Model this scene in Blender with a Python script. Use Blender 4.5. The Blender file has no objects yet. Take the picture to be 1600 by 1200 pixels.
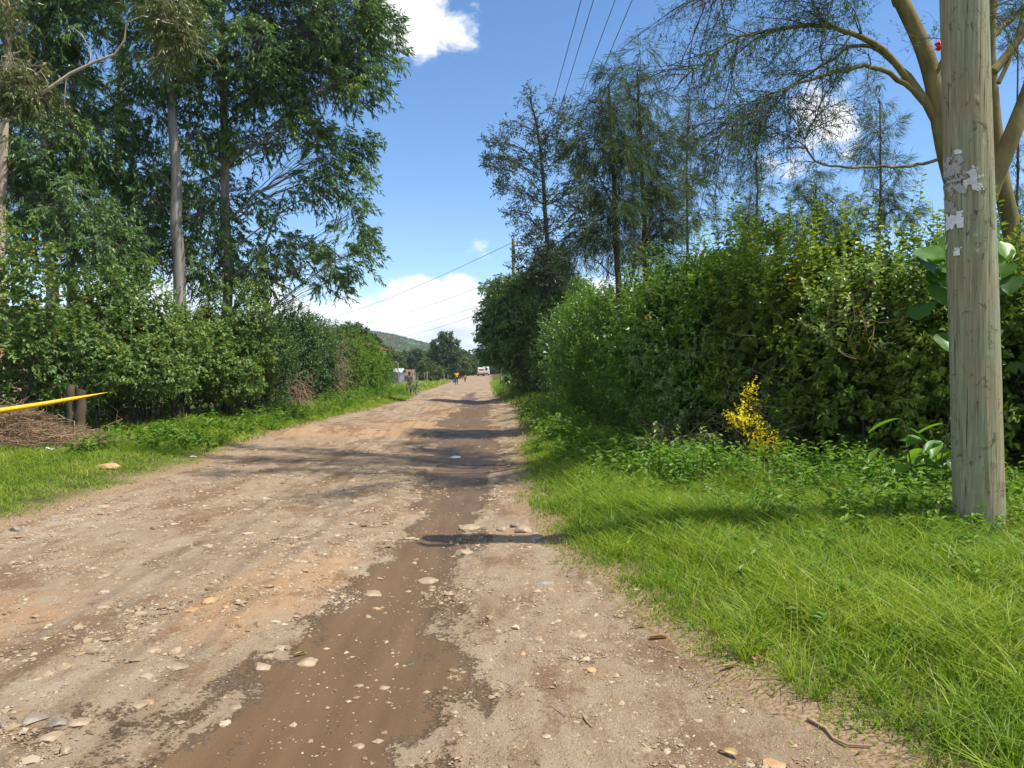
import bpy, bmesh, math, random, time
import numpy as np
from mathutils import Vector, Matrix, Euler

T0 = time.time()
R = math.radians
scene = bpy.context.scene
C = scene.collection
rng = np.random.default_rng(11)
random.seed(11)

# ------------------------------------------------------------------ camera, sky, sun, exposure
CAM_H, HPITCH = 1.6, 0.907
cam_d = bpy.data.cameras.new('camera')
cam_d.sensor_width = 36.0
cam_d.lens = 27.0
cam_d.clip_start = 0.05
cam_d.clip_end = 9000
cam = bpy.data.objects.new('camera', cam_d)
C.objects.link(cam)
cam.location = (0, 0, CAM_H)
cam.rotation_euler = (R(90 - HPITCH), 0, 0)
scene.camera = cam

SUN_EL, SUN_AZ = 61.0, (0.953, -0.302)          # direction towards the sun (x right, y ahead)
sun_dir = Vector((SUN_AZ[0] * math.cos(R(SUN_EL)), SUN_AZ[1] * math.cos(R(SUN_EL)), math.sin(R(SUN_EL))))
sd = bpy.data.lights.new('sun', 'SUN')
sd.energy = 5.0
sd.angle = R(0.53)
sd.color = (1.0, 0.95, 0.86)
sun = bpy.data.objects.new('sun', sd)
C.objects.link(sun)
sun.rotation_euler = sun_dir.to_track_quat('Z', 'Y').to_euler()

scene.view_settings.view_transform = 'Standard'
scene.view_settings.look = 'None'
scene.view_settings.exposure = 0.52
scene.view_settings.gamma = 1.0
scene.render.engine = 'CYCLES'
cy = scene.cycles
cy.max_bounces = 6
cy.diffuse_bounces = 3
cy.glossy_bounces = 2
cy.transmission_bounces = 4
cy.transparent_max_bounces = 6
cy.caustics_reflective = False
cy.caustics_refractive = False
cy.use_denoising = True
cy.denoiser = 'OPENIMAGEDENOISE'
cy.denoising_input_passes = 'RGB_ALBEDO_NORMAL'
cy.denoising_prefilter = 'ACCURATE'
cy.sample_clamp_indirect = 6.0


def build_world():
    w = bpy.data.worlds.new("World")
    scene.world = w
    w.use_nodes = True
    nt = w.node_tree
    nt.nodes.clear()
    N, L = nt.nodes.new, nt.links.new
    out = N('ShaderNodeOutputWorld')
    sky = N('ShaderNodeTexSky')
    sky.sky_type = 'NISHITA'
    sky.sun_disc = False
    sky.sun_elevation = R(SUN_EL)
    sky.sun_rotation = math.atan2(SUN_AZ[0], SUN_AZ[1])
    sky.altitude = 1500
    sky.air_density = 1.0
    sky.dust_density = 1.0
    sky.ozone_density = 1.3
    bg = N('ShaderNodeBackground')
    bg.inputs['Strength'].default_value = 0.135
    hs = N('ShaderNodeHueSaturation')
    hs.inputs['Saturation'].default_value = 1.2
    hs.inputs['Value'].default_value = 1.1
    L(sky.outputs[0], hs.inputs['Color'])
    tc = N('ShaderNodeTexCoord')

    def vm(op, a, b=None):
        n = N('ShaderNodeVectorMath')
        n.operation = op
        for i, v in enumerate((a, b)):
            if v is None:
                continue
            if isinstance(v, (tuple, list)):
                n.inputs[i].default_value = v
            else:
                L(v, n.inputs[i])
        return n.outputs['Value'] if op in ('LENGTH', 'DOT_PRODUCT') else n.outputs[0]

    def m(op, a, b=None, c=None, clamp=False):
        n = N('ShaderNodeMath')
        n.operation = op
        n.use_clamp = clamp
        for i, v in enumerate((a, b, c)):
            if v is None:
                continue
            if isinstance(v, (int, float)):
                n.inputs[i].default_value = v
            else:
                L(v, n.inputs[i])
        return n.outputs[0]

    D = tc.outputs['Generated']
    no = N('ShaderNodeTexNoise')
    no.inputs['Scale'].default_value = 12.0
    no.inputs['Detail'].default_value = 9.0
    no.inputs['Roughness'].default_value = 0.62
    no.inputs['Distortion'].default_value = 0.3
    L(vm('MULTIPLY', D, (1, 1, 1.7)), no.inputs['Vector'])
    nf = N('ShaderNodeTexNoise')
    nf.inputs['Scale'].default_value = 30.0
    nf.inputs['Detail'].default_value = 6.0
    nf.inputs['Roughness'].default_value = 0.6
    L(D, nf.inputs['Vector'])
    # cloud banks: direction and half sizes of each; x = azimuth-wise, z = upward
    clouds = [((-0.122, 0.905, 0.440), (0.070, .3, 0.075), 1.9), ((-0.062, 0.91, 0.408), (0.045, .3, 0.030), 1.1),
              ((-0.085, 0.99, 0.095), (0.085, .3, 0.028), 1.5), ((-0.20, 0.98, 0.062), (0.17, .3, 0.038), 1.9), ((-0.10, 0.985, 0.088), (0.09, .3, 0.022), 1.9),
              ((-0.06, 0.99, 0.060), (0.10, .3, 0.045), 1.8), ((-0.40, 0.92, 0.075), (0.24, .3, 0.045), 1.0),
              ((-0.02, 0.98, 0.156), (0.030, .3, 0.016), 0.45), ((0.352, 0.90, 0.275), (0.055, .3, 0.050), 0.65),
              ((0.20, 0.97, 0.10), (0.20, .3, 0.025), 0.9), ((-0.075, 0.985, 0.106), (0.035, .3, 0.020), 1.2),
              ((0.7, -0.5, 0.4), (0.45, .4, 0.25), 1.5), ((-0.1, -0.45, 0.88), (0.55, .40, 0.35), 1.5), ((-0.75, -0.3, 0.55), (0.4, .45, 0.3), 1.5), ((-0.2, -0.9, 0.3), (0.5, .4, 0.2), 1.5), ((0.85, 0.1, 0.5), (.25, .3, .2), 1.4), ((-.85, .15, .5), (.25, .3, .2), 1.4), ((-0.8, -0.4, 0.25), (0.3, .4, 0.1), 1.0),  # big banks behind and overhead: unseen, added to whiten light in the shadows
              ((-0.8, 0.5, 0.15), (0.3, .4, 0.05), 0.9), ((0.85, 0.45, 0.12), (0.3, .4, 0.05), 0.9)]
    tot = None
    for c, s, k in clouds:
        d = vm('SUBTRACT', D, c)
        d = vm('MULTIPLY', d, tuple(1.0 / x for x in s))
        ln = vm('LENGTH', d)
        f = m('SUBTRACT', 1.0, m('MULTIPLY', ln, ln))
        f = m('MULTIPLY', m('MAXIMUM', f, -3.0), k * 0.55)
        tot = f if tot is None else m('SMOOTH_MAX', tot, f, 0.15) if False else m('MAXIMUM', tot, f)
    nn = m('MULTIPLY', m('SUBTRACT', no.outputs['Fac'], 0.5), 2.6)
    nn = m('ADD', nn, m('MULTIPLY', m('SUBTRACT', nf.outputs['Fac'], 0.5), 1.3))
    dens = m('ADD', tot, nn)
    mr = N('ShaderNodeMapRange')
    mr.interpolation_type = 'SMOOTHSTEP'
    mr.inputs['From Min'].default_value = 0.0
    mr.inputs['From Max'].default_value = 0.62
    L(dens, mr.inputs['Value'])
    alpha = m('MULTIPLY', mr.outputs[0], 0.93)
    # grey-blue bases under the cumulus, white tops
    base = N('ShaderNodeTexNoise')
    base.inputs['Scale'].default_value = 13.0
    base.inputs['Detail'].default_value = 5.0
    L(vm('ADD', vm('MULTIPLY', D, (1, 1, 2.0)), (3.1, 1.7, 0.06)), base.inputs['Vector'])
    bz = N('ShaderNodeSeparateXYZ')
    L(D, bz.inputs[0])
    up = N('ShaderNodeMapRange')
    up.inputs['From Min'].default_value = 0.035
    up.inputs['From Max'].default_value = 0.085
    L(m('ADD', bz.outputs[2], m('MULTIPLY', m('SUBTRACT', base.outputs['Fac'], 0.5), 0.22)), up.inputs['Value'])
    cc = N('ShaderNodeMix')
    cc.data_type = 'RGBA'
    L(up.outputs[0], cc.inputs[0])
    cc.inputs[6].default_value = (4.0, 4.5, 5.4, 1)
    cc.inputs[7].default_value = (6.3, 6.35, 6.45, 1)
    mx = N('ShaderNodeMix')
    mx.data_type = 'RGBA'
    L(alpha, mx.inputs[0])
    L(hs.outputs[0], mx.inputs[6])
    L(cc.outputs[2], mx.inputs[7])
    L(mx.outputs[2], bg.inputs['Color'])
    L(bg.outputs[0], out.inputs[0])


build_world()


# ------------------------------------------------------------------ helpers
def P(px, py, Y):
    """World point that stands Y metres ahead and shows at photo pixel (px, py)."""
    p = R(HPITCH)
    dx, dz = (px - 800) / 1200, (600 - py) / 1200
    yy = math.cos(p) + dz * math.sin(p)
    zz = dz * math.cos(p) - math.sin(p)
    return np.array((dx * Y / yy, Y, CAM_H + zz * Y / yy))


def sstep(a, b, x):
    t = np.clip((np.asarray(x, float) - a) / (b - a), 0, 1)
    return t * t * (3 - 2 * t)


def _h(ix, iy, iz, seed):
    n = (ix.astype(np.int64) * 374761393 + iy.astype(np.int64) * 668265263 + iz.astype(np.int64) * 2147483647 + seed * 974634777) & 0xffffffff
    n = ((n ^ (n >> 13)) * 1274126177) & 0xffffffff
    n = (n ^ (n >> 16)) & 0xffffffff
    return n / 4294967295.0


def noise3(x, y, z, seed=0):
    x, y, z = np.broadcast_arrays(np.asarray(x, float), np.asarray(y, float), np.asarray(z, float))
    ix, iy, iz = np.floor(x), np.floor(y), np.floor(z)
    fx, fy, fz = x - ix, y - iy, z - iz
    ix, iy, iz = ix.astype(np.int64), iy.astype(np.int64), iz.astype(np.int64)
    fx, fy, fz = [t * t * (3 - 2 * t) for t in (fx, fy, fz)]
    r = 0
    for a in (0, 1):
        for b in (0, 1):
            for c in (0, 1):
                w = (fx if a else 1 - fx) * (fy if b else 1 - fy) * (fz if c else 1 - fz)
                r = r + w * _h(ix + a, iy + b, iz + c, seed)
    return r * 2 - 1


def noise2(x, y, s, seed=0):
    return noise3(np.asarray(x) / s, np.asarray(y) / s, 0.37 + 0 * np.asarray(x), seed)


def fbm2(x, y, s, o=4, seed=0, g=0.5):
    r, a = 0, 1.0
    for i in range(o):
        r = r + a * noise2(x, y, s, seed + i)
        s, a = s / 2, a * g
    return r


def norm(v):
    return v / np.maximum(np.linalg.norm(v, axis=-1, keepdims=True), 1e-9)


class Geo:
    """Collects vertices and polygons; build() links them as one mesh object."""
    def __init__(self):
        self.V, self.F, self.n = [], [], 0

    def add(self, V, F, mat=0, val=0.5, smooth=False):
        V = np.asarray(V, np.float32).reshape(-1, 3)
        F = np.asarray(F, np.int32)
        v = np.broadcast_to(np.asarray(val, np.float32), (len(F),))
        self.V.append(V)
        self.F.append((F + self.n, np.full(len(F), mat, np.int32), v, np.full(len(F), smooth, bool)))
        self.n += len(V)
        return self

    def build(self, name, mats, parent=None):
        me = bpy.data.meshes.new(name)
        V = np.concatenate(self.V)
        me.vertices.add(len(V))
        me.vertices.foreach_set('co', V.ravel())
        loops = np.concatenate([f[0].ravel() for f in self.F])
        sizes = np.concatenate([np.full(len(f[0]), f[0].shape[1], np.int32) for f in self.F])
        starts = np.concatenate([[0], np.cumsum(sizes)[:-1]]).astype(np.int32)
        me.loops.add(len(loops))
        me.loops.foreach_set('vertex_index', loops)
        me.polygons.add(len(sizes))
        me.polygons.foreach_set('loop_start', starts)
        me.polygons.foreach_set('loop_total', sizes)
        me.polygons.foreach_set('material_index', np.concatenate([f[1] for f in self.F]))
        me.polygons.foreach_set('use_smooth', np.concatenate([f[3] for f in self.F]))
        a = me.attributes.new('v', 'FLOAT', 'FACE')
        a.data.foreach_set('value', np.concatenate([f[2] for f in self.F]))
        for mt in (mats if isinstance(mats, (list, tuple)) else [mats]):
            me.materials.append(mt)
        me.update(calc_edges=True)
        o = bpy.data.objects.new(name, me)
        C.objects.link(o)
        if parent is not None:
            o.parent = parent
        return o


def tag(o, label=None, cat=None, group=None, kind=None):
    if label:
        o['label'] = label
    if cat:
        o['category'] = cat
    if group:
        o['group'] = group
    if kind:
        o['kind'] = kind
    return o


def thing(name, label, cat, group=None, loc=(0, 0, 0)):
    """Empty at the thing's base; parts are built in world coordinates around the origin, so loc stays at 0 for big plants."""
    o = bpy.data.objects.new(name, None)
    o.empty_display_size = 0.2
    C.objects.link(o)
    o.location = loc
    return tag(o, label, cat, group)


def tube(g, pts, rad, sides=8, mat=0, val=0.5, cap=True, smooth=True):
    pts = np.asarray(pts, float)
    n = len(pts)
    rad = np.broadcast_to(np.asarray(rad, float), (n,))
    t = np.gradient(pts, axis=0)
    t = norm(t)
    ref = np.array((0, 0, 1.0)) if abs(t[:, 2]).mean() < 0.8 else np.array((1.0, 0, 0))
    s = norm(np.cross(t, ref))
    u = np.cross(s, t)
    a = np.arange(sides) / sides * 2 * np.pi
    ring = pts[:, None] + rad[:, None, None] * (np.cos(a)[None, :, None] * s[:, None] + np.sin(a)[None, :, None] * u[:, None])
    V = ring.reshape(-1, 3)
    i = np.arange(n - 1)[:, None] * sides
    j = np.arange(sides)[None]
    k = (j + 1) % sides
    F = np.stack([i + j, i + k, i + sides + k, i + sides + j], -1).reshape(-1, 4)
    g.add(V, F, mat, val, smooth)
    if cap:
        g.add(ring[0], np.arange(sides)[None, ::-1], mat, val)
        g.add(ring[-1], np.arange(sides)[None], mat, val)
    return g


def sticks(g, A, B, ra, rb, sides=3, mat=0, val=0.5):
    """Many straight tapered twigs at once."""
    A, B = np.asarray(A, float).reshape(-1, 3), np.asarray(B, float).reshape(-1, 3)
    n = len(A)
    if n == 0:
        return g
    t = norm(B - A)
    ref = np.where(np.abs(t[:, 2:3]) < 0.9, np.array([[0, 0, 1.0]]), np.array([[1.0, 0, 0]]))
    s = norm(np.cross(t, ref))
    u = np.cross(s, t)
    a = np.arange(sides) / sides * 2 * np.pi
    off = np.cos(a)[None, :, None] * s[:, None] + np.sin(a)[None, :, None] * u[:, None]
    ra = np.broadcast_to(np.asarray(ra, float), (n,))[:, None, None]
    rb = np.broadcast_to(np.asarray(rb, float), (n,))[:, None, None]
    V = np.concatenate([A[:, None] + off * ra, B[:, None] + off * rb], 1).reshape(-1, 3)
    base = np.arange(n)[:, None] * sides * 2
    j = np.arange(sides)[None]
    k = (j + 1) % sides
    F = np.stack([base + j, base + k, base + sides + k, base + sides + j], -1).reshape(-1, 4)
    v = np.repeat(np.broadcast_to(np.asarray(val, float), (n,)), sides)
    g.add(V, F, mat, v, True)
    return g


def leaves(g, Pt, A, Nn, L, W, six=False, mat=0, val=0.5, bend=0.15, fold=0.25):
    """Leaf faces: base point, axis, rough normal, length, width (arrays)."""
    Pt, A, Nn = [np.asarray(q, float).reshape(-1, 3) for q in (Pt, A, Nn)]
    n = len(Pt)
    if n == 0:
        return g
    A = norm(A)
    S = norm(np.cross(A, Nn))
    U = np.cross(S, A)
    L = np.broadcast_to(np.asarray(L, float), (n,))[:, None]
    W = np.broadcast_to(np.asarray(W, float), (n,))[:, None]
    val = np.broadcast_to(np.asarray(val, float), (n,))
    if not six:
        V = np.stack([Pt, Pt + A * L * 0.42 + S * W * 0.5 + U * W * fold, Pt + A * L - U * L * bend, Pt + A * L * 0.42 - S * W * 0.5 + U * W * fold], 1).reshape(-1, 3)
        b = np.arange(n)[:, None] * 4
        g.add(V, b + np.array([[0, 1, 2, 3]]), mat, val)
    else:
        z = np.zeros_like(Pt)
        V = np.stack([Pt, Pt + A * L * 0.28 + S * W * 0.46 + U * W * fold, Pt + A * L * 0.66 + S * W * 0.38 + U * (W * fold * .8 - L * bend * .4),
                      Pt + A * L - U * L * bend, Pt + A * L * 0.66 - S * W * 0.38 + U * (W * fold * .8 - L * bend * .4), Pt + A * L * 0.28 - S * W * 0.46 + U * W * fold], 1).reshape(-1, 3)
        b = np.arange(n)[:, None] * 6
        F = np.concatenate([b + np.array([[0, 1, 2, 3]]), b + np.array([[0, 3, 4, 5]])], 1).reshape(-1, 4)
        g.add(V, F, mat, np.repeat(val, 2))
    return g


def rdir(n):
    return norm(rng.normal(size=(n, 3)))


def twig_leaves(g, Pt, D, n, tl, leafL, leafW, six=False, mat=0, spread=0.9, droop=0.0, jit=0.25, val=None, upn=0.8, bend=.15):
    """n leaves along each twig (start Pt, direction D, length tl)."""
    m = len(Pt)
    if m == 0:
        return g
    D = norm(D)
    t = (np.arange(n)[None] + rng.random((m, n))) / n
    t = 0.15 + 0.85 * t
    tl = np.broadcast_to(np.asarray(tl, float), (m,))
    base = Pt[:, None] + D[:, None] * (t * tl[:, None])[..., None]
    base[..., 2] -= droop * (t ** 2) * tl[:, None] * 0.5
    r = rdir(m * n).reshape(m, n, 3)
    side = norm(np.cross(np.broadcast_to(D[:, None], r.shape), r))
    ax = D[:, None] * (1 - spread * 0.6) + side * spread + rdir(m * n).reshape(m, n, 3) * jit
    ax[..., 2] -= droop
    ax = norm(ax)
    nm = rdir(m * n).reshape(m, n, 3) * (1 - upn) + np.array((0, 0, upn))
    ll = leafL * (0.65 + 0.6 * rng.random((m, n)))
    if val is None:
        val = rng.random(m)
    v = np.clip(np.asarray(val)[:, None] * 0.6 + 0.4 * rng.random((m, n)), 0, 1)
    return leaves(g, base.reshape(-1, 3), ax.reshape(-1, 3), nm.reshape(-1, 3), ll.ravel(), ll.ravel() * leafW / leafL, six, mat, v.ravel(), bend)


# ------------------------------------------------------------------ materials
def mat_nodes(name):
    m = bpy.data.materials.new(name)
    m.use_nodes = True
    nt = m.node_tree
    nt.nodes.clear()
    out = nt.nodes.new('ShaderNodeOutputMaterial')
    return m, nt, out


def ramp(nt, fac, stops, interp='LINEAR'):
    r = nt.nodes.new('ShaderNodeValToRGB')
    r.color_ramp.interpolation = interp
    e = r.color_ramp.elements
    while len(e) < len(stops):
        e.new(0.5)
    for i, (p, c) in enumerate(stops):
        e[i].position = p
        e[i].color = (*c, 1) if len(c) == 3 else c
    nt.links.new(fac, r.inputs[0])
    return r.outputs[0]


def leaf_mat(name, stops, trans=0.35, rough=0.45, spec=0.4, tcol=(1.25, 1.3, 0.6)):
    m, nt, out = mat_nodes(name)
    N, L = nt.nodes.new, nt.links.new
    a = N('ShaderNodeAttribute')
    a.attribute_name = 'v'
    col = ramp(nt, a.outputs['Fac'], stops)
    p = N('ShaderNodeBsdfPrincipled')
    p.inputs['Roughness'].default_value = rough
    p.inputs['Specular IOR Level'].default_value = spec
    L(col, p.inputs['Base Color'])
    tr = N('ShaderNodeBsdfTranslucent')
    mul = N('ShaderNodeMix')
    mul.data_type = 'RGBA'
    mul.blend_type = 'MULTIPLY'
    mul.inputs[0].default_value = 1
    L(col, mul.inputs[6])
    mul.inputs[7].default_value = (*tcol, 1)
    L(mul.outputs[2], tr.inputs['Color'])
    mx = N('ShaderNodeMixShader')
    mx.inputs[0].default_value = trans
    L(p.outputs[0], mx.inputs[1])
    L(tr.outputs[0], mx.inputs[2])
    L(mx.outputs[0], out.inputs[0])
    return m


def bark_mat(name, c1, c2, c3, scale=(14, 14, 1.6), bump=0.4, rough=0.85, fine=60):
    m, nt, out = mat_nodes(name)
    N, L = nt.nodes.new, nt.links.new
    tc = N('ShaderNodeTexCoord')
    mp = N('ShaderNodeMapping')
    mp.inputs['Scale'].default_value = scale
    L(tc.outputs['Object'], mp.inputs[0])
    n1 = N('ShaderNodeTexNoise')
    n1.inputs['Scale'].default_value = 1
    n1.inputs['Detail'].default_value = 6
    n1.inputs['Roughness'].default_value = 0.65
    L(mp.outputs[0], n1.inputs['Vector'])
    col = ramp(nt, n1.outputs['Fac'], [(0.3, c1), (0.5, c2), (0.72, c3)])
    p = N('ShaderNodeBsdfPrincipled')
    p.inputs['Roughness'].default_value = rough
    p.inputs['Specular IOR Level'].default_value = 0.2
    L(col, p.inputs['Base Color'])
    n2 = N('ShaderNodeTexNoise')
    n2.inputs['Scale'].default_value = fine
    n2.inputs['Detail'].default_value = 3
    L(tc.outputs['Object'], n2.inputs['Vector'])
    ad = N('ShaderNodeMath')
    L(n1.outputs['Fac'], ad.inputs[0])
    mu = N('ShaderNodeMath')
    mu.operation = 'MULTIPLY'
    mu.inputs[1].default_value = 0.3
    L(n2.outputs['Fac'], mu.inputs[0])
    L(mu.outputs[0], ad.inputs[1])
    b = N('ShaderNodeBump')
    b.inputs['Strength'].default_value = bump
    b.inputs['Distance'].default_value = 0.02
    L(ad.outputs[0], b.inputs['Height'])
    L(b.outputs[0], p.inputs['Normal'])
    L(p.outputs[0], out.inputs[0])
    return m


def plain_mat(name, col, rough=0.7, var=0.12, scale=8.0, spec=0.3, metal=0.0, bump=0.0):
    m, nt, out = mat_nodes(name)
    N, L = nt.nodes.new, nt.links.new
    tc = N('ShaderNodeTexCoord')
    n1 = N('ShaderNodeTexNoise')
    n1.inputs['Scale'].default_value = scale
    n1.inputs['Detail'].default_value = 5
    L(tc.outputs['Object'], n1.inputs['Vector'])
    c = np.array(col)
    colr = ramp(nt, n1.outputs['Fac'], [(0.3, tuple(c * (1 - var))), (0.7, tuple(np.minimum(c * (1 + var), 1)))])
    p = N('ShaderNodeBsdfPrincipled')
    p.inputs['Roughness'].default_value = rough
    p.inputs['Metallic'].default_value = metal
    p.inputs['Specular IOR Level'].default_value = spec
    L(colr, p.inputs['Base Color'])
    if bump:
        b = N('ShaderNodeBump')
        b.inputs['Strength'].default_value = bump
        b.inputs['Distance'].default_value = 0.01
        L(n1.outputs['Fac'], b.inputs['Height'])
        L(b.outputs[0], p.inputs['Normal'])
    L(p.outputs[0], out.inputs[0])
    return m


M = {}
M['euc'] = leaf_mat('eucalyptus_leaf', [(0, (0.034, 0.083, 0.032)), (0.45, (0.078, 0.159, 0.045)), (0.8, (0.159, 0.257, 0.056)), (1, (0.285, 0.348, 0.079))], 0.28, 0.42, 0.42)
M['euc_bronze'] = leaf_mat('eucalyptus_leaf_yellow', [(0, (0.05, 0.08, 0.02)), (0.5, (0.10, 0.13, 0.03)), (1, (0.20, 0.17, 0.05))], 0.3, 0.4, 0.5)
M['lantana'] = leaf_mat('lantana_leaf', [(0, (0.079, 0.135, 0.036)), (0.5, (0.163, 0.254, 0.065)), (1, (0.284, 0.373, 0.120))], 0.34, 0.5, 0.35)
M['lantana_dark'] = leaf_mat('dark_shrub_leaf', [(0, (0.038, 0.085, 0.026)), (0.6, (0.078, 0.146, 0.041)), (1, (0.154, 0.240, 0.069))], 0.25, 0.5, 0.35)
M['bright'] = leaf_mat('bright_shrub_leaf', [(0, (0.070, 0.140, 0.017)), (0.5, (0.121, 0.218, 0.024)), (1, (0.202, 0.303, 0.050))], 0.35, 0.5, 0.3)
M['hedge'] = leaf_mat('hedge_leaf', [(0, (0.041, 0.098, 0.015)), (0.45, (0.098, 0.195, 0.024)), (0.85, (0.208, 0.341, 0.039)), (1, (0.389, 0.460, 0.066))], 0.38, 0.38, 0.5)
M['hedge_yellow'] = leaf_mat('yellowish_hedge_leaf', [(0, (0.060, 0.109, 0.014)), (0.5, (0.150, 0.230, 0.025)), (0.85, (0.264, 0.333, 0.040)), (1, (0.504, 0.437, 0.070))], 0.4, 0.42, 0.4)
M['golden'] = leaf_mat('golden_leaf', [(0, (0.45, 0.46, 0.03)), (0.25, (0.80, 0.68, 0.02)), (1, (0.90, 0.78, 0.04))], 0.42, 0.5, 0.3, (1.05, 1.05, 0.5))
M['cream'] = leaf_mat('variegated_leaf', [(0, (0.10, 0.20, 0.04)), (0.5, (0.32, 0.40, 0.14)), (1, (0.60, 0.58, 0.32))], 0.3, 0.45, 0.4)
M['mango'] = leaf_mat('mango_leaf', [(0, (0.058, 0.124, 0.034)), (0.6, (0.132, 0.249, 0.055)), (1, (0.332, 0.436, 0.121))], 0.2, 0.36, 0.5)
M['termin'] = leaf_mat('terminalia_leaf', [(0, (0.039, 0.072, 0.033)), (0.6, (0.078, 0.111, 0.046)), (0.93, (0.130, 0.143, 0.065)), (1, (0.325, 0.091, 0.065))], 0.25, 0.4, 0.45)
M['casu'] = leaf_mat('casuarina_needle', [(0, (0.026, 0.060, 0.029)), (0.5, (0.060, 0.102, 0.036)), (1, (0.144, 0.156, 0.042))], 0.25, 0.6, 0.2)
M['acacia'] = leaf_mat('acacia_leaflet', [(0, (0.045, 0.105, 0.035)), (0.6, (0.080, 0.160, 0.045)), (1, (0.15, 0.20, 0.04))], 0.35, 0.6, 0.2)
M['far'] = leaf_mat('far_tree_leaf', [(0, (0.037, 0.075, 0.027)), (0.6, (0.069, 0.125, 0.037)), (1, (0.150, 0.213, 0.069))], 0.25, 0.6, 0.2)
M['far_olive'] = leaf_mat('olive_tree_leaf', [(0, (0.07, 0.10, 0.03)), (0.6, (0.12, 0.16, 0.05)), (1, (0.20, 0.23, 0.08))], 0.25, 0.6, 0.2)
M['big'] = leaf_mat('broad_leaf', [(0, (0.045, 0.13, 0.015)), (0.6, (0.10, 0.23, 0.022)), (1, (0.20, 0.33, 0.05))], 0.5, 0.4, 0.45, (1.2, 1.25, .4))
M['grass'] = leaf_mat('grass_blade', [(0, (0.075, 0.150, 0.012)), (0.35, (0.165, 0.275, 0.020)), (0.75, (0.30, 0.39, 0.038)), (0.93, (0.40, 0.43, 0.08)), (1, (0.54, 0.45, 0.22))], 0.45, 0.5, 0.3, (1.15, 1.2, 0.5))
M['weed'] = leaf_mat('weed_leaf', [(0, (0.070, 0.16, 0.018)), (0.5, (0.13, 0.25, 0.03)), (1, (0.24, 0.34, 0.06))], 0.42, 0.5, 0.3)
M['flower'] = leaf_mat('orange_flower', [(0, (0.70, 0.16, 0.02)), (0.5, (0.85, 0.32, 0.02)), (1, (0.90, 0.55, 0.05))], 0.25, 0.6, 0.2, (1, 1, .8))
M['dry'] = plain_mat('dry_twig', (0.30, 0.20, 0.12), 0.85, 0.3, 3)
M['stem'] = plain_mat('green_brown_stem', (0.10, 0.075, 0.045), 0.8, 0.3, 6)
M['stem_dark'] = plain_mat('dark_stem', (0.060, 0.046, 0.034), 0.85, 0.3, 6)
M['euc_bark'] = bark_mat('eucalyptus_bark', (0.10, 0.085, 0.075), (0.22, 0.20, 0.18), (0.38, 0.34, 0.30), (7, 7, 0.5), 0.4)
M['euc_bark_pink'] = bark_mat('eucalyptus_bark_pale', (0.28, 0.20, 0.15), (0.42, 0.32, 0.25), (0.55, 0.45, 0.36), (5, 5, 0.4), 0.3)
M['bark_dark'] = bark_mat('dark_bark', (0.035, 0.028, 0.022), (0.07, 0.058, 0.045), (0.12, 0.10, 0.08))
M['bark_acacia'] = bark_mat('yellow_green_bark', (0.095, 0.078, 0.032), (0.185, 0.150, 0.062), (0.29, 0.235, 0.105), (5, 5, 1.6), 0.6)
M['bark_grey'] = bark_mat('grey_bark', (0.14, 0.12, 0.09), (0.25, 0.21, 0.16), (0.36, 0.31, 0.24))

# ------------------------------------------------------------------ the lie of the land
XLT = np.array([(-40, -5.0), (3, -4.95), (7.5, -5.04), (9.4, -5.0), (13, -5.3), (17.6, -5.9), (22.9, -6.1), (43.6, -5.8), (62, -6.9), (113, -9.0), (213, -12.6), (420, -21.0), (900, -39)])
XRT = np.array([(-40, 2.6), (2, 1.80), (3.15, 1.38), (3.7, 1.05), (4.48, .86), (5.5, .67), (6.9, .34), (8.8, 0), (13.8, .03), (17.6, .04), (32.5, .1), (40, -.5), (49, -1.2), (101, -2.9), (213, -6.4), (420, -14.0), (900, -32)])


def xl(Y):
    return np.interp(Y, XLT[:, 0], XLT[:, 1]) + 0.16 * noise2(Y, 0 * np.asarray(Y), 1.9, 5) * np.minimum(1, 12 / np.maximum(Y, 1)) + 0.05 * noise2(Y, 0 * np.asarray(Y), 0.4, 6)


def xr(Y):
    return np.interp(Y, XRT[:, 0], XRT[:, 1]) + 0.06 * noise2(Y, 0 * np.asarray(Y), 1.3, 8) + 0.03 * noise2(Y, 0 * np.asarray(Y), 0.3, 9)


MUD = np.array([(-40, -.9, .8), (2, -1.1, 1.15), (3.1, -.96, .95), (4.6, -.86, .74), (6, -.83, .42), (7.4, -.7, .44), (8.8, -.72, .50), (12, -.78, .75), (15, -.95, 1.05), (20, -1.2, 1.15), (30, -1.6, 1.0), (36, -1.6, 1.1), (50, -2.8, 0.5), (60, -3.0, .2), (75, -30, .01), (900, -60, .01)])


def mudf(x, y):
    c = np.interp(y, MUD[:, 0], MUD[:, 1])
    h = np.interp(y, MUD[:, 0], MUD[:, 2])
    return 1 - np.abs(x - c) / h


def gauss(x, y, cx, cy, sx, sy, a=0.0):
    ca, sa = math.cos(a), math.sin(a)
    u = (x - cx) * ca + (y - cy) * sa
    v = -(x - cx) * sa + (y - cy) * ca
    return np.exp(-(u / sx) ** 2 - (v / sy) ** 2)


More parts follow.
